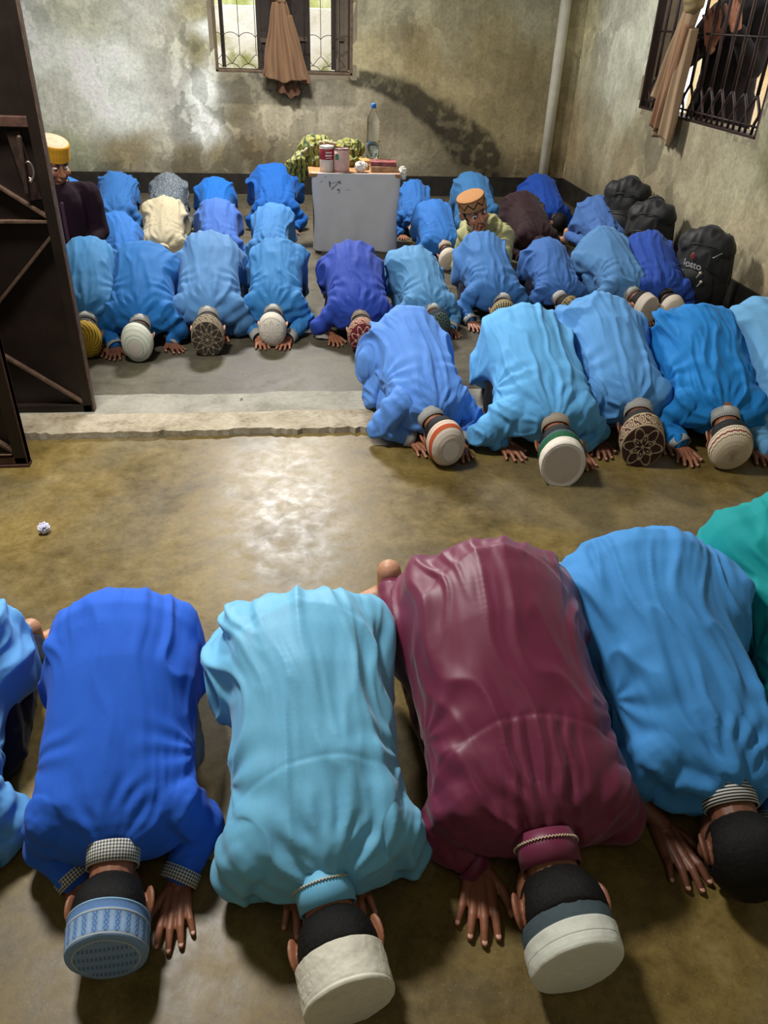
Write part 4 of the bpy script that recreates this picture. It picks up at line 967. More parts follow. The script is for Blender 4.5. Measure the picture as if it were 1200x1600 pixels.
# ------------------------------------------------------------------ the congregation
GING, STRIPE = gingham(), gingham('stripe_collar', .0030, stripe=True)
PLAINGREY = cloth_mat('grey_collar', (150, 138, 122)); TRW = cloth_mat('white_trouser', (168, 172, 170)); TRD = cloth_mat('navy_trouser', (24, 28, 46)); TRK = cloth_mat('black_trouser', (22, 21, 24))
def CB(k, c, rough=.75, **kw): return cloth_mat('kurta_' + k, c, rough, **kw)
ROWS = {'front': 'children praying in the nearest row', 'right': 'children praying in the row at the threshold', 'third': 'children praying in the long middle row', 'fourth': 'children praying in the row behind the middle one', 'back': 'children praying along the back wall'}
HID = lambda q: arm_def(q, x=.055, y=.13, ex=.195)
PEOPLE = [
# id, x, y, yaw, S, lod, row, cloth, parameters, label
('A0', -.782, .928, 4, .86, 0, 'front', CB('a0', (96, 158, 214)), dict(cap=('white_plain', 'pill', .07), colmat=GING, hip=1.0, footR=(.12, .885, .085, -35, -2.0 * 0 - .3, -.5), trmat=TRD, R=arm_def(1, x=.12, y=.02, ex=.225)), 'person mostly beyond the left edge, light blue tunic with one bare foot turned out'),
('A1', -.377, .865, 3.4, .91, 0, 'front', CB('a1', (42, 98, 208), .8), dict(cap=('blue_knit', 'pill', .072), capk=1.03, colmat=GING, hip=1.06, sh=1.06, fl=.14, fr=.02, fold=.75, skin=0, trmat=TRW, tilt=2, R=arm_def(1, x=.125, y=.0, hy=-2, ex=.20), L=arm_def(-1, x=.10, y=.04, hy=18, ex=.175),  cl='pale blue knitted cap with cable columns'), 'person bowed in a royal blue tunic, pale blue knitted cap and gingham collar'),
('A2', .049, .746, 4.5, .99, 0, 'front', CB('a2', (108, 180, 216), .55, sheen=.15, weave=.6, spec=.35), dict(cap=('white_plain', 'pill', .073), capk=1.03, colh=.045, coltrim=True, yoke=.235, hip=1.05, sh=1.08, fl=.14, fr=.02, fold=1.1, skin=2, tilt=-3, hyaw=6, L=HID(-1), R=HID(1), ring=.60,  cl='off-white cotton cap with diagonal stitching'), 'person bowed in a sky blue tunic with zigzag collar trim and tall off-white cap'),
('A3', .477, .767, .2, 1.09, 0, 'front', cloth_mat('satin_maroon', (108, 34, 64), .46, .12, .4, .06, .4), dict(cap=('grey_white', 'pill', .073), colh=.042, coltrim=True, yoke=.230, pleat=True, hip=1.20, sh=1.16, fl=.06, fr=.06, fold=.7, skin=0, tilt=3, hyaw=3, bend=-.015, ring=.60, top=.012,
   L=arm_def(-1, x=.105, y=.06, hy=-12, ex=.20), R=HID(1), footL=(-.185, .965, .105, 106, -.12, .15),  cl='white cap with a slate grey band'), 'person bowed in a shiny maroon satin tunic and white cap with grey band'),
('A4', .897, .855, -3.3, 1.04, 0, 'front', CB('a4', (66, 138, 202)), dict(colmat=STRIPE, hip=1.22, sh=1.0, fl=.16, fold=1.1, skin=1, L=arm_def(-1, x=.10, y=.03, hy=9, ex=.20, bare=True), bend=-.045, footL=(-.03, .98, .09, 50, -.2, .2), trmat=TRD, ), 'bareheaded person bowed at the right edge in a blue tunic, hand spread beside the head'),
('A5', 1.28, .968, -4, 1.05, 0, 'front', CB('a5', (18, 146, 148)), dict(cap=('white_plain', 'pill', .07), hip=1.15, fold=1.3), 'person in a teal green tunic, only the back showing at the right edge'),
('B1', .605, 2.749, 6.8, .98, 0, 'right', CB('b1', (88, 138, 214)), dict(cap=('orange_white', 'dome', .078), colmat=GING, hip=1.02, sh=.98, fl=.30, fold=1.25,
  flaps=[([(-.12, .44, .33), (-.14, .62, .38), (-.20, .60, .06), (-.21, .50, .03), (-.185, .44, .08)], .012)], skin=0, turn=6, tilt=-3, hyaw=8, L=arm_def(-1, x=.075, y=.06, hy=14, ex=.235), R=arm_def(1, x=.115, y=.0, hy=-7),  cl='white mesh cap with an orange ring'), 'person bowed in a periwinkle tunic and white mesh cap with an orange ring'),
('B2', 1.052, 2.612, .2, 1.06, 0, 'right', CB('b2', (96, 168, 222)), dict(cap=('green_white', 'pill', .085), colmat=PLAINGREY, cuffmat=PLAINGREY, hip=1.08, sh=1.12, fold=1.1, skin=0, tilt=-4, hyaw=-8, L=arm_def(-1, x=.155, y=.13, hy=16, ex=.255), R=arm_def(1, x=.14, y=.05, ex=.23), trmat=TRK, cl='white cap with a dark green band'), 'person bowed in a bright sky blue tunic and white cap with a dark green band'),
('B3', 1.435, 2.725, -.7, 1.08, 0, 'right', CB('b3', (90, 150, 208)), dict(cap=('brown_paisley', 'pill', .072), colmat=STRIPE, hip=1.0, sh=1.0, fold=1.0, skin=1, tilt=2, hyaw=-12, L=arm_def(-1, x=.125, y=.02, hy=-4, bare=True, ex=.22), R=arm_def(1, x=.15, y=.04, hy=6, bare=True, ex=.22), trmat=TRD,  cl='brown and cream flowered cap'), 'person bowed in a blue tunic with bare forearms and a brown and cream flowered cap'),
('B4', 1.783, 2.639, -11.1, 1.04, 0, 'right', CB('b4', (28, 122, 194)), dict(cap=('band_cream', 'dome', .068), capk=1.0, pitch=20, colmat=GING, hip=1.15, sh=1.1, fold=1.2, skin=0, bend=-.03, R=arm_def(1, x=.17, y=.05, bare=True, hy=5), trmat=TRD,  cl='cream cap with a dark red stripe'), 'person bowed in a bright azure tunic and cream cap with a dark red stripe'),
('B5', 2.20, 2.583, 2.4, 1.10, 1, 'right', CB('b5', (104, 162, 206)), dict(cap=('white_crochet', 'dome', .07)), 'person in a pale blue tunic at the right edge, only the back showing'),
('C0', -1.035, 3.965, 6.2, .98, 1, 'third', CB('c0', (54, 117, 167)), dict(cap=('yellow_black', 'dome', .07), colmat=GING, trmat=TRK, R=arm_def(1, x=.10, y=.0, hy=-10)), 'person bowed partly behind the metal door, blue tunic, black and yellow cap'),
('C1', -.769, 3.923, 1.6, .97, 1, 'third', CB('c1', (31, 103, 170)), dict(cap=('rings_whitegreen', 'dome', .080), colmat=GING, hip=1.05, sh=1.05, fold=.9, tilt=-4, hyaw=-4, R=arm_def(1, x=.14, y=.07, hy=28, ex=.20), trmat=TRK, cl='white crocheted cap ringed in green'), 'person bowed in an azure tunic and white crocheted cap ringed with green'),
('C2', -.423, 4.007, 1.1, 1.03, 1, 'third', CB('c2', (79, 126, 175)), dict(cap=('taupe_arabesque', 'pill', .066), colmat=GING, L=HID(-1), R=HID(1), trmat=TRD, cl='taupe cap with dark arabesques'), 'person bowed in a pale blue tunic and taupe cap with dark scrollwork'),
('C3', -.086, 4.102, -3.6, .93, 1, 'third', CB('c3', (51, 117, 173)), dict(cap=('white_star', 'dome', .076), colmat=GING, hip=1.0, sh=.95, skin=2, L=arm_def(-1, x=.085, y=-.07, hy=14, ex=.20), R=arm_def(1, x=.085, y=-.07, hy=-12, ex=.20), trmat=TRD, cl='cream cap with a star of petals'), 'person bowed in a blue tunic and cream star cap, both hands together before the head'),
('C4', .390, 3.993, 1.2, .95, 1, 'third', CB('c4', (39, 66, 155)), dict(cap=('maroon_floral', 'dome', .078), colmat=PLAINGREY, hyaw=-2, sh=1.08, L=arm_def(-1, x=.15, y=.09, hy=4, bare=True, ex=.24), R=arm_def(1, x=.12, y=.05, ex=.24), trmat=TRK, cl='maroon cap with a cream flower'), 'person bowed before the white table in a deep royal blue tunic and maroon flowered cap'),
('C5', .832, 4.169, 8, .84, 1, 'third', CB('c5', (84, 138, 182)), dict(cap=('green_lattice', 'dome', .074), colmat=STRIPE, hip=1.1, cl='dark blue-green lattice cap'), 'person bowed in a light blue tunic and dark blue-green lattice cap'),
('C6', 1.241, 4.289, 1.6, .93, 1, 'third', CB('c6', (61, 111, 170)), dict(cap=('green_dots', 'dome', .070), colmat=GING, tilt=4, hyaw=-10, L=arm_def(-1, x=.17, y=.0, ex=.23), trmat=TRD, cl='black and cream dotted cap'), 'person bowed in a blue tunic and black cap dotted with cream'),
('C7', 1.675, 4.421, 2.1, .82, 1, 'third', CB('c7', (58, 101, 163)), dict(cap=('cream_lattice', 'dome', .072), colmat=GING, colh=.04, hyaw=14, tilt=-6, trmat=TRD, cl='beige openwork cap'), 'person bowed in a medium blue tunic and beige openwork cap, neck bare below the collar'),
('C8', 2.144, 4.421, 9.5, .93, 1, 'third', CB('c8', (78, 125, 172)), dict(cap=('white_crochet', 'pill', .068), colmat=STRIPE, hyaw=10), 'person bowed in a pale blue tunic with striped collar, beside the dark royal blue tunic'),
('C9', 2.31, 4.375, -3.7, .92, 1, 'third', CB('c9', (36, 71, 155)), dict(cap=('white_crochet', 'dome', .074), colmat=TRK, hip=.9, cl='plain cream crocheted cap'), 'person bowed beside the backpacks in a dark royal blue tunic and plain cream cap'),
('D1', -1.02, 5.16, 14, .80, 2, 'fourth', CB('d1', (35, 98, 168)), dict(cap=('pale_green', 'dome', .070), colmat=PLAINGREY), 'person bowed in a bright blue tunic, grey collar, beside the seated child in dark robe'),
('D2', -.84, 5.50, 2, .85, 2, 'fourth', speck_cloth('cream_speck', (166, 156, 128), (112, 86, 62), 46, .30), dict(cap=None, trmat=TRW), 'bareheaded person bowed in a cream speckled tunic'),
('D3', -.45, 5.50, 4, .84, 2, 'fourth', CB('d3', (55, 94, 165)), dict(cap=('white_crochet', 'dome', .070), trmat=TRW), 'person bowed in a periwinkle tunic directly behind the palest tunic of the middle row'),
('D4', -.13, 5.46, -6, .80, 2, 'fourth', CB('d4', (56, 112, 168)), dict(cap=('white_crochet', 'dome', .070), colmat=PLAINGREY, hip=1.05), 'person bowed just left of the white table in a light blue tunic with grey collar'),
('D5', 1.149, 5.55, 3, .84, 2, 'fourth', CB('d5', (36, 95, 163)), dict(cap=('white_crochet', 'dome', .070), colmat=PLAINGREY, hip=1.0, pitch=22), 'person bowed just right of the white table in a blue tunic and white cap'),
('D7', 1.903, 5.70, 4.5, .90, 2, 'fourth', CB('d7', (40, 20, 24)), dict(cap=('tan_squares', 'dome', .07), cl='tan cap with black squares'), 'person bowed in a dark brown tunic and tan cap with a row of black squares'),
('D8', 2.46, 5.75, -2.5, .83, 2, 'fourth', CB('d8', (70, 106, 166)), dict(cap=('white_crochet', 'dome', .070), footL=(-.24, .66, .085, 60, -.4, .3), hip=1.12, fold=1.3), 'person bowed in a lavender blue tunic near the wall, bare foot showing at the side'),
('E0', -1.68, 6.40, 4, .78, 2, 'back', CB('e0', (46, 105, 172)), dict(cap=('white_crochet', 'dome', .070)), 'person in a blue tunic half hidden behind the seated child in dark robe'),
('E1', -1.33, 6.52, 4, .84, 2, 'back', CB('e1', (40, 92, 152)), dict(cap=('white_crochet', 'dome', .070), hip=1.1), 'person at the back wall in a dull blue tunic, left of the grey print tunic'),
('E2', -.93, 6.50, 2, .84, 2, 'back', speck_cloth('grey_print', (74, 82, 90), (150, 156, 156), 60, .40), dict(cap=('white_crochet', 'dome', .070)), 'person bowed at the back wall in a grey mottled print tunic'),
('E3', -.55, 6.52, 2, .78, 2, 'back', CB('e3', (11, 88, 163)), dict(cap=('white_crochet', 'dome', .070), hip=1.2), 'person bowed low at the back wall in a vivid azure tunic'),
('E4', -.06, 6.55, 2, .98, 2, 'back', CB('e4', (7, 77, 150)), dict(cap=('white_crochet', 'dome', .070), hip=1.25, fold=1.2), 'large person bowed at the back wall left of the table in a deep azure tunic'),
('E5', 1.06, 6.42, -4, .80, 2, 'back', CB('e5', (38, 92, 156)), dict(cap=('white_crochet', 'dome', .070), fold=1.6), 'person at the back wall right of the table in a rumpled blue tunic'),
('E6', 1.66, 6.60, 2, .88, 2, 'back', CB('e6', (52, 103, 150)), dict(cap=('white_crochet', 'dome', .070), hip=1.1), 'person bowed at the back wall in a greyish blue tunic behind the smiling child'),
('E7', 2.32, 6.62, 8, .86, 2, 'back', CB('e7', (20, 62, 144)), dict(cap=None, hip=1.1, O=(0, .02, .1)), 'person bowed at the far right of the back wall in a dark azure tunic'),
('D6', 1.27, 5.02, -14, 1.10, 1, 'fourth', speck_cloth('lime_print', (150, 148, 102), (112, 116, 74), 90, .30), dict(cap=('tan_zigzag', 'pill', .068), O=(-.075, .05, .468), face=(24, -24, 10), hs=.85, eyes=.004, hairline=True, skin=2, lift=.15, top=-.13, hip=.8, sh=.85, lightfoot=True,
  L=[(-.10, .22, .28), (-.13, .22, .10), (-.06, .08, .03), 0, .8], R=[(.11, .20, .29), (.12, .03, .14), (-.040, -.065, .285), 0, .8, rotz(.2) @ rotx(-1.75)], cl='tan cap with black zigzags'), 'child peering at the camera in a lime tunic and tan zigzag cap, fingers at mouth'),
]
for i, (pid, x, y, yaw, S, lod, row, mat, prm, label) in enumerate(PEOPLE):
    prm = dict(prm); prm['mat'] = mat; prm['lod'] = lod; prm['seed'] = prm.get('seed', 31 + i * 7); prm['vox'] = (.0046, .0063, .0090)[lod]; prm['group'] = ROWS[row]
    person(x, y, yaw, S, prm, label)
# ------------------------------------------------------------------ table and what stands on it
white_c = cloth_mat('table_cloth_white', (190, 190, 194), .8)
tx0, tx1, ty0, ty1, TH = .205, .85, 6.0, 6.42, .565
tb = empty('table', ((tx0 + tx1) / 2, (ty0 + ty1) / 2, 0), 0, 'low wooden table with a white cloth hung over its front', 'table')
tc = np.array(tb.location)
bbox('tabletop', np.array(((tx0 + tx1) / 2 - .01, (ty0 + ty1) / 2, TH - .012)) - tc, (tx1 - tx0 + .02, ty1 - ty0 + .02, .024), plain('plank_wood', (150, 104, 60), .6, nscale=18, var=.3, bump=.2), tb, .003)
for x in (tx0 + .04, tx1 - .04):
    for y in (ty0 + .04, ty1 - .04): bbox('leg', np.array((x, y, .275)) - tc, (.045, .045, .55), wood_m, tb, .004)
nx, nz = 60, 50; V = []
for k, off in ((0, 0), (1, .006)):
    for i in range(nz):
        for j in range(nx):
            u, t = j / (nx - 1), i / (nz - 1); z = TH + .004 - t * (TH - .02 + .012 * math.sin(u * 9)); wv = .006 * math.sin(u * 14 + t * 3) * t + .004 * math.sin(u * 31) * t * t
            x = tx0 + (tx1 - tx0) * (.5 + (u - .5) * (1 - .035 * math.sin(t * 2.6) ** 2)) + .006 * math.sin(t * 8) * (u - .5); V.append((x, ty0 - .014 - wv - .010 * math.sin(t * PI) + off + (.03 * abs(u * 2 - 1) ** 14), z))
V = np.array(V); F = []; m = nx * nz
for i in range(nz - 1):
    for j in range(nx - 1): a = i * nx + j; F.append((a, a + nx, a + nx + 1, a + 1)); F.append((m + a, m + a + 1, m + a + nx + 1, m + a + nx))
for j in range(nx - 1): F.append((j, j + 1, m + j + 1, m + j)); a = (nz - 1) * nx + j; F.append((a, m + a, m + a + 1, a + 1))
for i in range(nz - 1): a = i * nx; F.append((a, m + a, m + a + nx, a + nx)); a += nx - 1; F.append((a, a + nx, m + a + nx, m + a))
tag(mk('tablecloth', V, F, white_c), 'white cloth hanging flat over the table front with black ink marks', 'cloth')
clo = bpy.data.objects['tablecloth']; ink = plain('ink', (18, 18, 26), .6, bump=0)
for (a, b, r) in [((.33, .515), (.335, .475), .0045), ((.345, .462), (.40, .512), .0022), ((.40, .515), (.41, .500), .005), ((.385, .458), (.405, .462), .0035), ((.405, .455), (.395, .435), .002), ((.30, .548), (.304, .544), .004), ((.345, .552), (.35, .548), .002), ((.268, .512), (.278, .518), .002), ((.33, .50), (.42, .52), .0012), ((.45, .46), (.49, .458), .0008)]:
    s = Soup(); V_, F_ = tube([(a[0] - .0, ty0 - .026, a[1]), (b[0], ty0 - .026, b[1])], [r, r * .6], 6)
    V_[:, 1] = ty0 - .0215 + (V_[:, 1] - (ty0 - .026)) * .2; V_[:, 1] -= .010 * np.sin((TH - V_[:, 2]) / TH * PI) - .0005; s.add(V_, F_); s.obj('ink_mark', ink, clo)


def lathe(prof, seg=32):
    t = np.arange(seg) * 2 * PI / seg; return ring_mesh([np.stack([r * np.cos(t), r * np.sin(t), np.full(seg, z)], 1) for r, z in prof], True)


# tin with red label
tin = empty('tin', (.318, 6.09, TH), 0, 'white tin with a crimson label on the table, left of the pink tin', 'tin')
s = Soup(); s.add(*lathe([(.050, 0), (.052, .004), (.052, .165), (.050, .168), (.047, .168), (.046, .01)])); s.obj('tin_body', plain('tin_white', (206, 200, 194), .4, bump=0), tin)
s = Soup(); s.add(*lathe([(.0522, .082), (.0528, .083), (.0528, .152), (.0522, .153)], 40)); s.obj('tin_label', plain('tin_crimson', (148, 34, 52), .45, bump=0), tin)
lt = plain('label_cream', (220, 204, 196), .5, bump=0)
for z, wd, h in ((.130, .9, .009), (.110, 1.0, .010), (.094, .85, .004)):
    t = np.linspace(-PI / 2 - wd / 2 + .25, -PI / 2 + wd / 2 + .25, 12); V = np.concatenate([np.stack([.0533 * np.cos(t), .0533 * np.sin(t), np.full(12, z + q * h / 2)], 1) for q in (-1, 1)])
    mk('label_band', V, [(j, j + 1, 12 + j + 1, 12 + j) for j in range(11)], lt, tin)
s = Soup(); s.add(*tube([(.051 * math.cos(a), .051 * math.sin(a), .168) for a in np.linspace(0, 2 * PI, 33)], .0022, 6)); s.obj('tin_rim', plain('tin_rim', (190, 160, 150), .35, .4, bump=0), tin)
tin2 = empty('tin', (.425, 6.07, TH), 0, 'pink tin with a black rim and green patch on the table', 'tin')
s = Soup(); s.add(*lathe([(.054, 0), (.056, .004), (.0575, .150), (.054, .154), (.050, .150), (.049, .01)])); s.obj('tin_body', plain('tin_pink', (206, 168, 160), .5, bump=0), tin2)
for z, r in ((.155, .0035), (.012, .0012)):
    s = Soup(); s.add(*tube([(.0565 * math.cos(a), .0565 * math.sin(a), z) for a in np.linspace(0, 2 * PI, 37)], r, 6)); s.obj('tin_rim', plain('rim_black', (20, 18, 20), .4, bump=0), tin2)
s = Soup(); s.add(*tube([(.05 * math.cos(a) * .9, .05 * math.sin(a), .160 + .004 * math.sin(a * 3)) for a in np.linspace(0, PI, 17)], .003, 6)); s.obj('tin_handle', plain('rim_black', (20, 18, 20)), tin2)
t = np.linspace(-PI / 2 - 1.0, -PI / 2 - .45, 8); V = np.concatenate([np.stack([.0578 * np.cos(t), .0578 * np.sin(t), np.full(8, z)], 1) for z in (.085, .125)])
mk('green_patch', V, [(j, j + 1, 8 + j + 1, 8 + j) for j in range(7)], plain('patch_green', (70, 128, 92), .5, bump=0), tin2)


# books
def book(name, c, s_, rz, cov, label, lean=0):
    e = empty(name, c, rz, label, 'book', 'books on the table'); w_, d_, h_ = s_
    bbox('page_block', (0, .002, h_ / 2), (w_ - .008, d_ - .006, h_ - .006), plain('paper_edge', (190, 172, 140), .8, nscale=80, var=.2), e, .001)
    for z in (.0015, h_ - .0015): bbox('cover', (0, 0, z), (w_, d_, .003), cov, e, .001)
    bbox('spine', (0, -d_ / 2, h_ / 2), (w_, .003, h_), cov, e, .001); return e


book('book', (.735, 6.14, TH), (.20, .15, .038), .05, plain('cover_tan', (150, 122, 92), .5, nscale=26, var=.4), 'thick tan covered book at the bottom of the pile on the table')
book('book', (.735, 6.15, TH + .039), (.19, .14, .028), -.04, plain('cover_plum', (122, 62, 62), .5, nscale=26, var=.6), 'worn plum covered book lying on the tan book')
book('book', (.655, 6.24, TH), (.17, .13, .062), .1, plain('cover_ochre', (170, 128, 72), .5, nscale=26, var=.4), 'ochre book under the water bottle')
# bottle
bt = empty('bottle', (.672, 6.28, TH + .064), 0, 'clear ribbed plastic water bottle with a blue cap, half full, standing on the books', 'bottle')
n = NT('clear_plastic'); n.b.inputs['Transmission Weight'].default_value = 1; n.b.inputs['IOR'].default_value = 1.12; n.rough(.06); n.col((.93, .97, 1, 1)); pet = n.m
n = NT('water'); n.b.inputs['Transmission Weight'].default_value = 1; n.b.inputs['IOR'].default_value = 1.2; n.rough(.02); n.col((.72, .88, 1, 1)); wat = n.m
pr = [(.030, 0), (.044, .004), (.047, .015)]; z = .02
while z < .235: pr += [(.047, z), (.0435, z + .006), (.047, z + .014)]; z += .02
pr += [(.047, .245), (.044, .268), (.034, .295), (.022, .315), (.0145, .325), (.0145, .340)]
s = Soup(); s.add(*lathe(pr, 36)); s.obj('bottle_body', pet, bt)
s = Soup(); s.add(*lathe([(.041, .006), (.0415, .07), (.0415, .115)], 32)); s.obj('water', wat, bt)
s = Soup(); s.add(*lathe([(.0175, .336), (.0185, .340), (.0185, .362), (.016, .366)], 28)); s.obj('bottle_cap', plain('cap_blue', (24, 104, 190), .35, bump=0), bt)


def crumple(name, c, r, mat, label, cat, seed, amp=.45, sc=2.2, nu=26, nv=18, fl=1.0):
    V, F = ellipsoid((0, 0, 0), (1, 1, 1), nu=nu, nv=nv); d = 1 + amp * (1 - np.abs(fbm(V * sc, seed, 4)) * 3); V = V * (d / d.mean())[:, None] * np.asarray(r); V[:, 2] -= V[:, 2].min()
    o = mk(name, V, F, mat, None, False); o.location = c; return tag(o, label, cat)


crumple('paper_bag', (.565, 6.06, TH), (.045, .03, .034), plain('paper_white', (214, 210, 200), .8), 'crumpled white paper on the table edge before the books', 'paper', 4)
crumple('paper_ball', (-.865, 2.321, 0), (.018, .018, .017), plain('paper_lilac', (222, 220, 240), .7), 'small crumpled white paper ball alone on the bare floor', 'paper', 9, .6, 3)
crumple('paper_scrap', (-.233, 3.366, .012), (.007, .007, .006), plain('paper_white', (214, 210, 200)), 'tiny white paper scrap on the cement threshold', 'paper', 12)
tag(crumple('paper_bag', (.885, 6.14, .50), (.03, .03, .045), plain('paper_white', (214, 210, 200)), 'twisted white plastic knot sticking out at the table corner', 'plastic bag', 14))

# green and yellow shawl heaped behind the table's left end
n = NT('shawl'); v = n.coord(); wv = n.n('ShaderNodeTexWave', {'Vector': v, 'Scale': 7.0, 'Distortion': 9.0, 'Detail': 2.0}).outputs['Fac']; vo = n.n('ShaderNodeTexVoronoi', {'Vector': v, 'Scale': 34.0}).outputs['Distance']; f = n.math('ADD', n.math('MULTIPLY', wv, .6), n.math('MULTIPLY', vo, .5))
n.col(n.ramp(f, [(.28, lin((44, 58, 24))), (.42, lin((70, 86, 38))), (.48, lin((150, 152, 96))), (.54, lin((74, 88, 40))), (.68, lin((158, 136, 52))), (.8, lin((104, 112, 52)))])); n.rough(.85); n.bump(n.noise(v, 300, 2), .3, .002); shawl = n.m


def drape(name, P0, P1, w0, w1, th, nf, amp, mat, seed, label, cat, nz=60, na=110, parent=None, skew=0.0, hem=.0, sag=None, normal=(0, 1, 0)):
    """a hanging bundle of cloth: closed wavy section lofted along a path, fluted folds deepening to the hem"""
    P0, P1 = np.array(P0, float), np.array(P1, float); dr = unit(P1 - P0); N_ = unit(np.array(normal, float) - dr * dr.dot(normal)); X = np.cross(N_, dr); R = []; a = np.arange(na) * 2 * PI / na
    for i in range(nz):
        t = i / (nz - 1); wd = w0 + (w1 - w0) * t ** (sag or .9); am = amp * (.15 + .85 * t ** .7); c = P0 + (P1 - P0) * t
        ph = np.cos(a); fold = am * np.sin(nf * np.arcsin(np.clip(ph, -1, 1)) + seed + .8 * math.sin(t * 2 + seed)) + am * .5 * np.sin(nf * 2.3 * ph + seed * 2 + t * 3)
        x = ph * wd * (1 + .04 * math.sin(t * 11 + seed)); y = np.sin(a) * th * (1 - .3 * t) + fold
        dz = (hem * (np.sin(ph * 3.2 + seed) + .4 * np.sin(ph * 9 + seed))) * t ** 6
        R.append(c + np.outer(x, X) + np.outer(y, N_) + np.outer(dz + skew * ph * t, dr))
    V, F = ring_mesh(R); o = mk(name, V, F, mat, parent)
    return tag(o, label, cat) if label else o


sh = empty('shawl', (.27, 6.38, TH - .02), 0, 'green and yellow patterned shawl with a pale fringe heaped behind the tins', 'shawl'); L0 = np.array(sh.location)
s = Soup(); s.add(*ellipsoid((.02, .0, .10), (.17, .09, .11), roty(.25))); s.add(*ellipsoid((.20, .0, .10), (.14, .08, .09), roty(-.35))); s.add(*capsule((-.06, .0, .10), (-.19, -.08, .01), .06, .05)); s.add(*ellipsoid((.12, -.03, .05), (.22, .10, .07)))
s.add(*capsule((-.12, -.05, .06), (-.13, -.1, -.06), .045, .02))
V, F, N = remesh(s.V(), s.f, .006, 5); V = V + N * (.020 * (1 - np.abs(vn(V * [16, 16, 7], 3)) * 2) * .7 + .009 * (1 - np.abs(vn(V * 34, 5)) * 2))[:, None]; mk('shawl_cloth', V, F, shawl, sh)
fr = cloth_mat('fringe', (168, 158, 128))
for k in range(3):
    s = Soup(); s.add(*tube([(-.20 + .03 * k + t * .27, -.07 + .01 * k + .012 * math.sin(t * 30 + k), .055 + .135 * math.sin(t * 1.5) - .008 * k + .004 * math.sin(t * 50)) for t in np.linspace(0, 1, 40)], .011, 7)); s.obj('fringe', fr, sh)
s = Soup(); s.add(*ellipsoid((-.02, -.06, .14), (.10, .02, .035), roty(-.55))); V, F, N = remesh(s.V(), s.f, .005, 2); mk('yellow_border', V + N * (.006 * vn(V * 40, 3))[:, None], F, cloth_mat('shawl_yellow', (190, 160, 48)), sh)

# curtains: knotted cloths hanging in the windows
c1 = cloth_mat('curtain_dusty', (122, 94, 70), .85); c2 = cloth_mat('curtain_tan', (156, 132, 104), .85)
e = empty('curtain', (.02, WY - .10, 1.6), 0, 'dusty pink brown cloth knotted and hanging over the sill of the back window', 'curtain'); L0 = np.array(e.location)
drape('hanging_fold', (0, .02, .0), (.03, .0, -.60), .06, .205, .050, 7, .024, c1, 1.0, None, None, parent=e, hem=.02, skew=-.03)
drape('hanging_fold', (.03, .05, -.35), (.06, .045, -.72), .07, .115, .035, 5, .016, cloth_mat('curtain_under', (98, 70, 54), .85), 2.4, None, None, parent=e, hem=.03)
drape('hanging_fold', (.07, .01, -.1), (.17, .02, -.62), .04, .09, .030, 5, .016, c1, 4.0, None, None, parent=e, hem=.02)
drape('gathered_neck', (-.02, .03, .35), (.0, .02, .03), .05, .055, .035, 6, .012, c1, 3, None, None, parent=e)
s = Soup(); s.add(*ellipsoid((-.01, .01, .02), (.07, .05, .045), roty(.5))); V, F, N = remesh(s.V(), s.f, .005, 1); mk('knot', V + N * (.009 * vn(V * [20, 20, 40], 1))[:, None], F, c1, e)
e = empty('curtain', (WX - .11, 5.85, 1.65), 0, 'tan cloth knotted and hanging twisted over the sill of the right window', 'curtain')
drape('hanging_fold', (.02, .02, .0), (.0, .22, -.56), .075, .13, .045, 6, .018, c2, 2.0, None, None, parent=e, hem=.02, normal=(1, 0, 0), skew=.05)
drape('hanging_fold', (.02, -.02, -.12), (.01, .06, -.80), .06, .13, .040, 6, .018, c2, 5.0, None, None, parent=e, hem=.02, normal=(1, 0, 0))
drape('hanging_fold', (-.01, .0, -.1), (-.02, .14, -.74), .05, .09, .035, 5, .016, cloth_mat('curtain_warm', (146, 112, 86), .85), 1.2, None, None, parent=e, hem=.02, normal=(1, 0, 0))
drape('gathered_neck', (.02, -.02, .42), (.02, .0, .02), .08, .07, .045, 6, .014, c2, 3, None, None, parent=e, normal=(1, 0, 0))
s = Soup(); s.add(*ellipsoid((.0, -.0, .03), (.06, .10, .075), rotx(.4))); V, F, N = remesh(s.V(), s.f, .006, 1); mk('knot', V + N * (.012 * vn(V * [18, 18, 34], 1))[:, None], F, cloth_mat('curtain_knot', (136, 120, 84), .85), e)


# ------------------------------------------------------------------ backpacks against the right wall
bagm = cloth_mat('bag_black', (17, 17, 19), .6, .1, 1.5, .3, .4); bagt = plain('bag_trim', (30, 30, 33), .45, nscale=60)


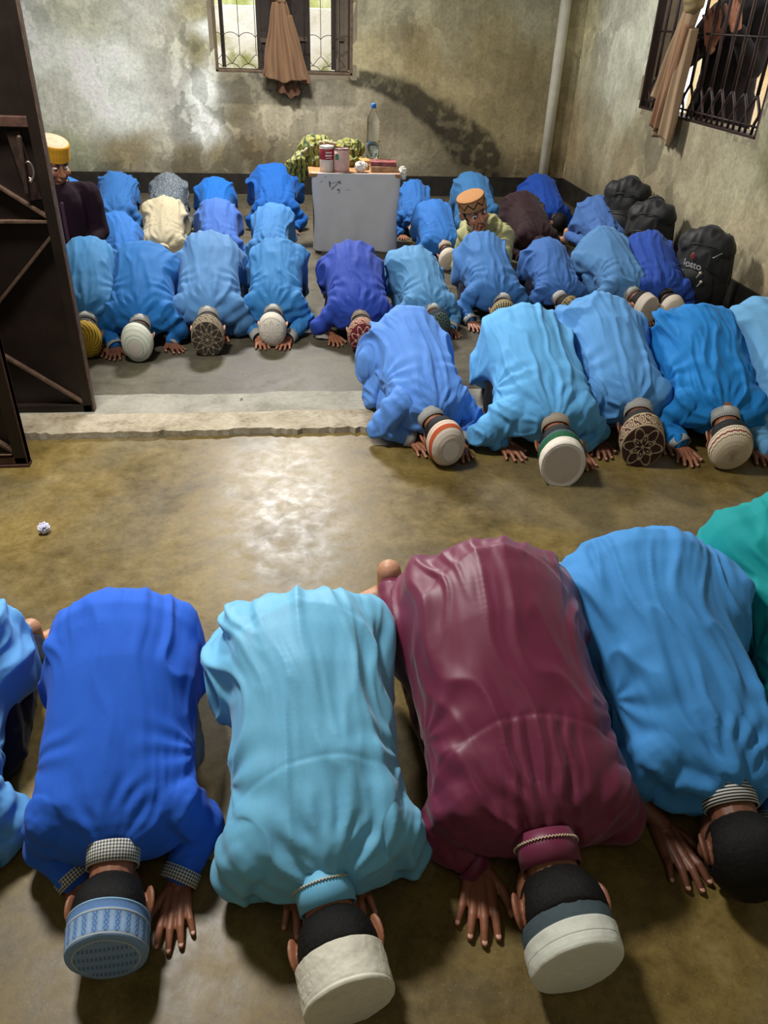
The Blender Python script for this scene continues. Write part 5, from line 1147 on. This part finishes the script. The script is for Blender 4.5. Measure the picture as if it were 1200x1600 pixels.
def backpack(loc, rz, k, label, logo=False, lean=.0):
    e = empty('backpack', loc, rz, label, 'backpack', 'black backpacks along the right wall'); s = Soup()     # front faces -y, back to the wall at +y
    s.add(*ellipsoid((0, .03, .22), (.155, .095, .24), nu=28, nv=20)); s.add(*ellipsoid((0, .03, .13), (.165, .10, .14))); s.add(*capsule((-.08, .03, .36), (.08, .03, .36), .075, .075)); s.add(*capsule((0, .03, .42), (0, .04, .46), .03, .012))
    V, F, N = remesh(s.V() * k, s.f, .009, 4); V = V + N * (.010 * vn(V * 9, int(k * 100)) + .006 * (1 - np.abs(vn(V * [20, 20, 9], 7)) * 2))[:, None]; V[:, 2] = np.maximum(V[:, 2], .003); mk('bag_body', V, F, bagm, e)
    s = Soup(); s.add(*ellipsoid((0, -.055, .15), (.118, .050, .125), nu=26, nv=18)); V, F, N = remesh(s.V() * k, s.f, .008, 3); V = V + N * (.005 * vn(V * 16, 9))[:, None]; V[:, 2] = np.maximum(V[:, 2], .003); mk('front_pocket', V, F, bagm, e)
    for z0, r in ((.20, .125), (.30, .15)):
        s = Soup(); s.add(*tube([np.array((r * math.sin(a), (-.092 if z0 < .25 else -.05) + .075 * (1 - math.cos(a)), z0 + .075 * math.cos(a))) * k for a in np.linspace(-1.35, 1.35, 26)], .0042, 6)); s.obj('zip', bagt, e)
    s = Soup(); s.add(*tube([np.array((.05 * math.cos(a), .05, (.44 if not logo else .43) + .026 * math.sin(a))) * k for a in np.linspace(0, PI, 12)], .008, 7)); s.obj('carry_loop', bagt, e)
    for q in (-1, 1):
        s = Soup(); s.add(*tube([np.array(p) * k for p in ((q * .07, .10, .42), (q * .12, .10, .34), (q * .145, .08, .2), (q * .14, .07, .05))], [.012, .016, .014, .008], 8)); s.obj('shoulder_strap', bagt, e)
    if logo:
        tcu = bpy.data.curves.new('logo', 'FONT'); tcu.body = 'lotto'; tcu.size = .052 * k; tcu.extrude = .001; tcu.align_x = 'CENTER'; to = bpy.data.objects.new('logo_text', tcu); C.objects.link(to)
        dg = bpy.context.evaluated_depsgraph_get(); me = bpy.data.meshes.new_from_object(to.evaluated_get(dg)); bpy.data.objects.remove(to)
        P = np.array([v.co[:] for v in me.vertices]); fc = [tuple(p.vertices) for p in me.polygons]; Q = np.stack([P[:, 0] - .005 * k, -.112 * k - P[:, 2] + .55 * (P[:, 0] - .035) ** 2, P[:, 1] + .262 * k - .1 * P[:, 0]], 1); Q[:, 1] += -.003
        lo = mk('logo_text', Q, fc, plain('logo_white', (190, 190, 190), .5, bump=0), e, False)
        s = Soup(); s.add(*ellipsoid(np.array((-.02, -.094, .318)) * k, (.014, .004, .022))); s.obj('logo_mark', plain('logo_red', (140, 50, 50), .5, bump=0), e)
        for x, z in ((.05, .245), (.065, .20)):
            s = Soup(); s.add(*ellipsoid(np.array((x, -.118, z)) * k, (.009, .007, .009))); s.add(*capsule(np.array((x - .004, -.118, z - .008)) * k, np.array((x - .016, -.116, z - .028)) * k, .003, .002)); s.obj('zip_pull', plain('pull_cream', (190, 186, 160), .4, bump=0), e)
        s = Soup(); s.add(*capsule(np.array((.085, -.078, .325)) * k, np.array((.115, -.055, .35)) * k, .005, .0035)); s.obj('buckle', plain('buckle_steel', (210, 210, 212), .2, .9, bump=0), e)
    return e


backpack((2.62, 6.05, 0), math.radians(-38), 1.20, 'black backpack leaning on the wall, farthest back of the three')
backpack((2.60, 5.52, 0), math.radians(-42), 1.10, 'black backpack in the middle of the three, a round badge on its side')
backpack((2.57, 4.62, 0), math.radians(-48), 1.13, 'black backpack nearest the camera with white lettering and pale zip pulls', True)
b2 = [o for o in C.objects if o.name.startswith('backpack')][1]
s = Soup(); s.add(*tube([(-.03 + .032 * math.cos(a), -.118, .24 + .040 * math.sin(a)) for a in np.linspace(0, 2 * PI, 25)], .004, 6)); s.add(*tube([(-.03 + .016 * math.cos(a), -.120, .24 + .020 * math.sin(a)) for a in np.linspace(0, 2 * PI, 17)], .004, 6)); s.obj('round_badge', plain('badge_olive', (92, 88, 62), .5, bump=0), b2)


# ------------------------------------------------------------------ two people who are not bowed
def upright(name, loc, rz, S, seat, mat, label, hd, cap=None, arms=None, group=None, skin=0, dark=None):
    s = Soup(); b = Soup()
    hz = seat['hip']; sz = hz + .40
    T = Soup(); T.add(*ellipsoid((0, 0, hz + .06), (.15, .12, .15))); T.add(*capsule((0, 0, hz + .1), (0, -.01, hz + .30), .125, .13)); T.add(*capsule((-.11, 0, sz - .05), (.11, 0, sz - .05), .065, .065)); T.add(*capsule((0, 0, sz - .03), (0, 0, sz + .01), .06, .05))
    core = Soup(); core.add(*capsule((0, 0, hz), (0, 0, sz - .02), .08, .07)); core.add(*capsule((0, 0, sz - .05), (0, -.01, sz + .07), .045, .042)); core.add(*capsule((-.15, 0, sz - .05), (.15, 0, sz - .05), .035, .035))
    O = np.array(hd[0]); M = hd[1]; hv, hf = HEAD[0]; b.add(hv @ M.T + O, hf)
    for q, a in zip((-1, 1), arms):
        p = [np.array((q * .15, 0, sz - .05))] + [np.array(v) for v in a[:2]]
        T.add(*capsule(p[0], p[1], .058, .046)); T.add(*capsule(p[1], p[1] + (p[2] - p[1]) * .85, .046, .034)); core.add(*capsule(p[0], p[1], .032, .028)); core.add(*capsule(p[1], p[2], .028, .02))
        hv_, hf_, hm_ = HAND[1]; X = (hv_ - [0, 0, .018]) * [(-1 if q > 0 else 1), 1, 1]; ff = [f[::-1] for f in hf_] if q > 0 else hf_; b.add(X @ np.array(a[2]).T + p[2], ff)
    for q in (-1, 1):
        if seat['kind'] == 'kneel':
            T.add(*capsule((q * .07, .02, hz), (q * .11, -.26, hz - .02), .085, .07)); T.add(*capsule((q * .11, -.26, hz - .06), (q * .08, .12, .06), .06, .05)); core.add(*capsule((q * .06, .0, hz), (q * .09, -.22, hz - .05), .05, .045)); core.add(*capsule((q * .09, -.22, hz - .05), (q * .08, -.2, .06), .045, .04)); core.add(*capsule((q * .08, -.2, .06), (q * .07, .14, .05), .04, .03))
        else:
            T.add(*capsule((q * .08, 0, hz), (q * .09, 0, hz - .40), .095, .075)); T.add(*capsule((q * .09, 0, hz - .40), (q * .09, 0, .10), .075, .055)); core.add(*capsule((q * .05, 0, hz), (q * .09, 0, .08), .05, .035)); X = FOOT[0] * [q, -1, 1] + [q * .09, 0, .075]; b.add(X, [f[::-1] for f in FOOT[1]] if q > 0 else FOOT[1])
    V, F, N = remesh(core.V(), core.f, .008, 3); b.add(V, F)
    root = b.obj(name, [SKIN[skin]]); root.location = loc; root.rotation_euler = (0, 0, rz); root.scale = (S, S, S); tag(root, label, 'person', group)
    V, F, N = remesh(T.V(), T.f, .008, 5); V = V + N * (.006 * (1 - np.abs(vn(V * [18, 18, 5], 4)) * 2) + .004 * vn(V * 12, 8))[:, None]; V[:, 2] = np.maximum(V[:, 2], .003); mk('robe', V, F, mat, root)
    nb = np.array((0, -.0, sz - .01)); V, F, uv = band_tube(nb, nb + [0, -.004, .035], .058, .055, .003, 36); mk('collar', V, F, mat, root)
    s = Soup(); s.add(*capsule((0, -.135, hz + .33), (0, -.14, hz + .08), .010, .008)); s.obj('placket', dark or mat, root)
    hvv, hff = HAIRF; mk('hair', hvv @ M.T + O, hff, hair_mat(), root)
    if cap: V, F, col = cap_mesh(cap[0], cap[1], cap[2], 150, 56, 3, .05); cp = mk('cap', V @ M.T + O, F, CAPMAT, root); setcol(cp, col)
    for q in (-1, 1):
        e = Soup(); e.add(*ellipsoid((q * .0285, .0685, -.008), (.0125, .0115, .0075), nu=14, nv=10)); e.add(*ellipsoid((q * .0285, .0765, -.011), (.0058, .0045, .005), nu=10, nv=8), mi=1); mk('eye', e.V() @ M.T + O, e.f, [plain('eye_white', (214, 204, 194)), plain('eye_iris', (22, 13, 9))], root, True, e.mi)
        br = Soup(); br.add(*tube([(q * .014, .0835, .010), (q * .028, .081, .0165), (q * .044, .070, .012)], [.002, .003, .0015], 6)); mk('eyebrow', br.V() @ M.T + O, br.f, hair_mat(), root)
    return root


Mh = lambda pitch, yaw: rotz(math.radians(yaw)) @ rotx(math.radians(pitch)) @ np.diag([-1, -1, 1])
robe = cloth_mat('robe_plum', (30, 17, 25), .9, 0.0, 1, .1, .1)
flat = np.eye(3)
upright('person', (-1.33, 5.10, 0), math.radians(14), 1.10, dict(kind='kneel', hip=.17), robe, 'child seated upright behind the metal door in a dark plum robe and yellow knitted cap',
        ((0, -.03, .70), Mh(20, 24)), ('yellow', 'pill', .085), [((-.17, -.03, .33), (-.07, -.20, .25), flat), ((.175, -.03, .33), (.07, -.20, .25), flat)], 'children praying in the row behind the middle one', 0, cloth_mat('placket_plum', (62, 38, 52)))
up = rotx(math.radians(78))
upright('person', (3.20, 6.02, -.10), math.radians(-78), 1.52, dict(kind='stand', hip=.78), cloth_mat('shirt_dark', (20, 15, 16), .9), 'person in dark clothes standing outside the right window, hands on the bars',
        ((0, -.03, 1.32), Mh(10, 0)), None, [((-.19, -.12, .95), (.07, -.20, 1.02), rotz(.5) @ rotx(-1.2)), ((.21, -.06, .93), (.20, -.19, 1.08), rotx(-1.3))], None, 2)
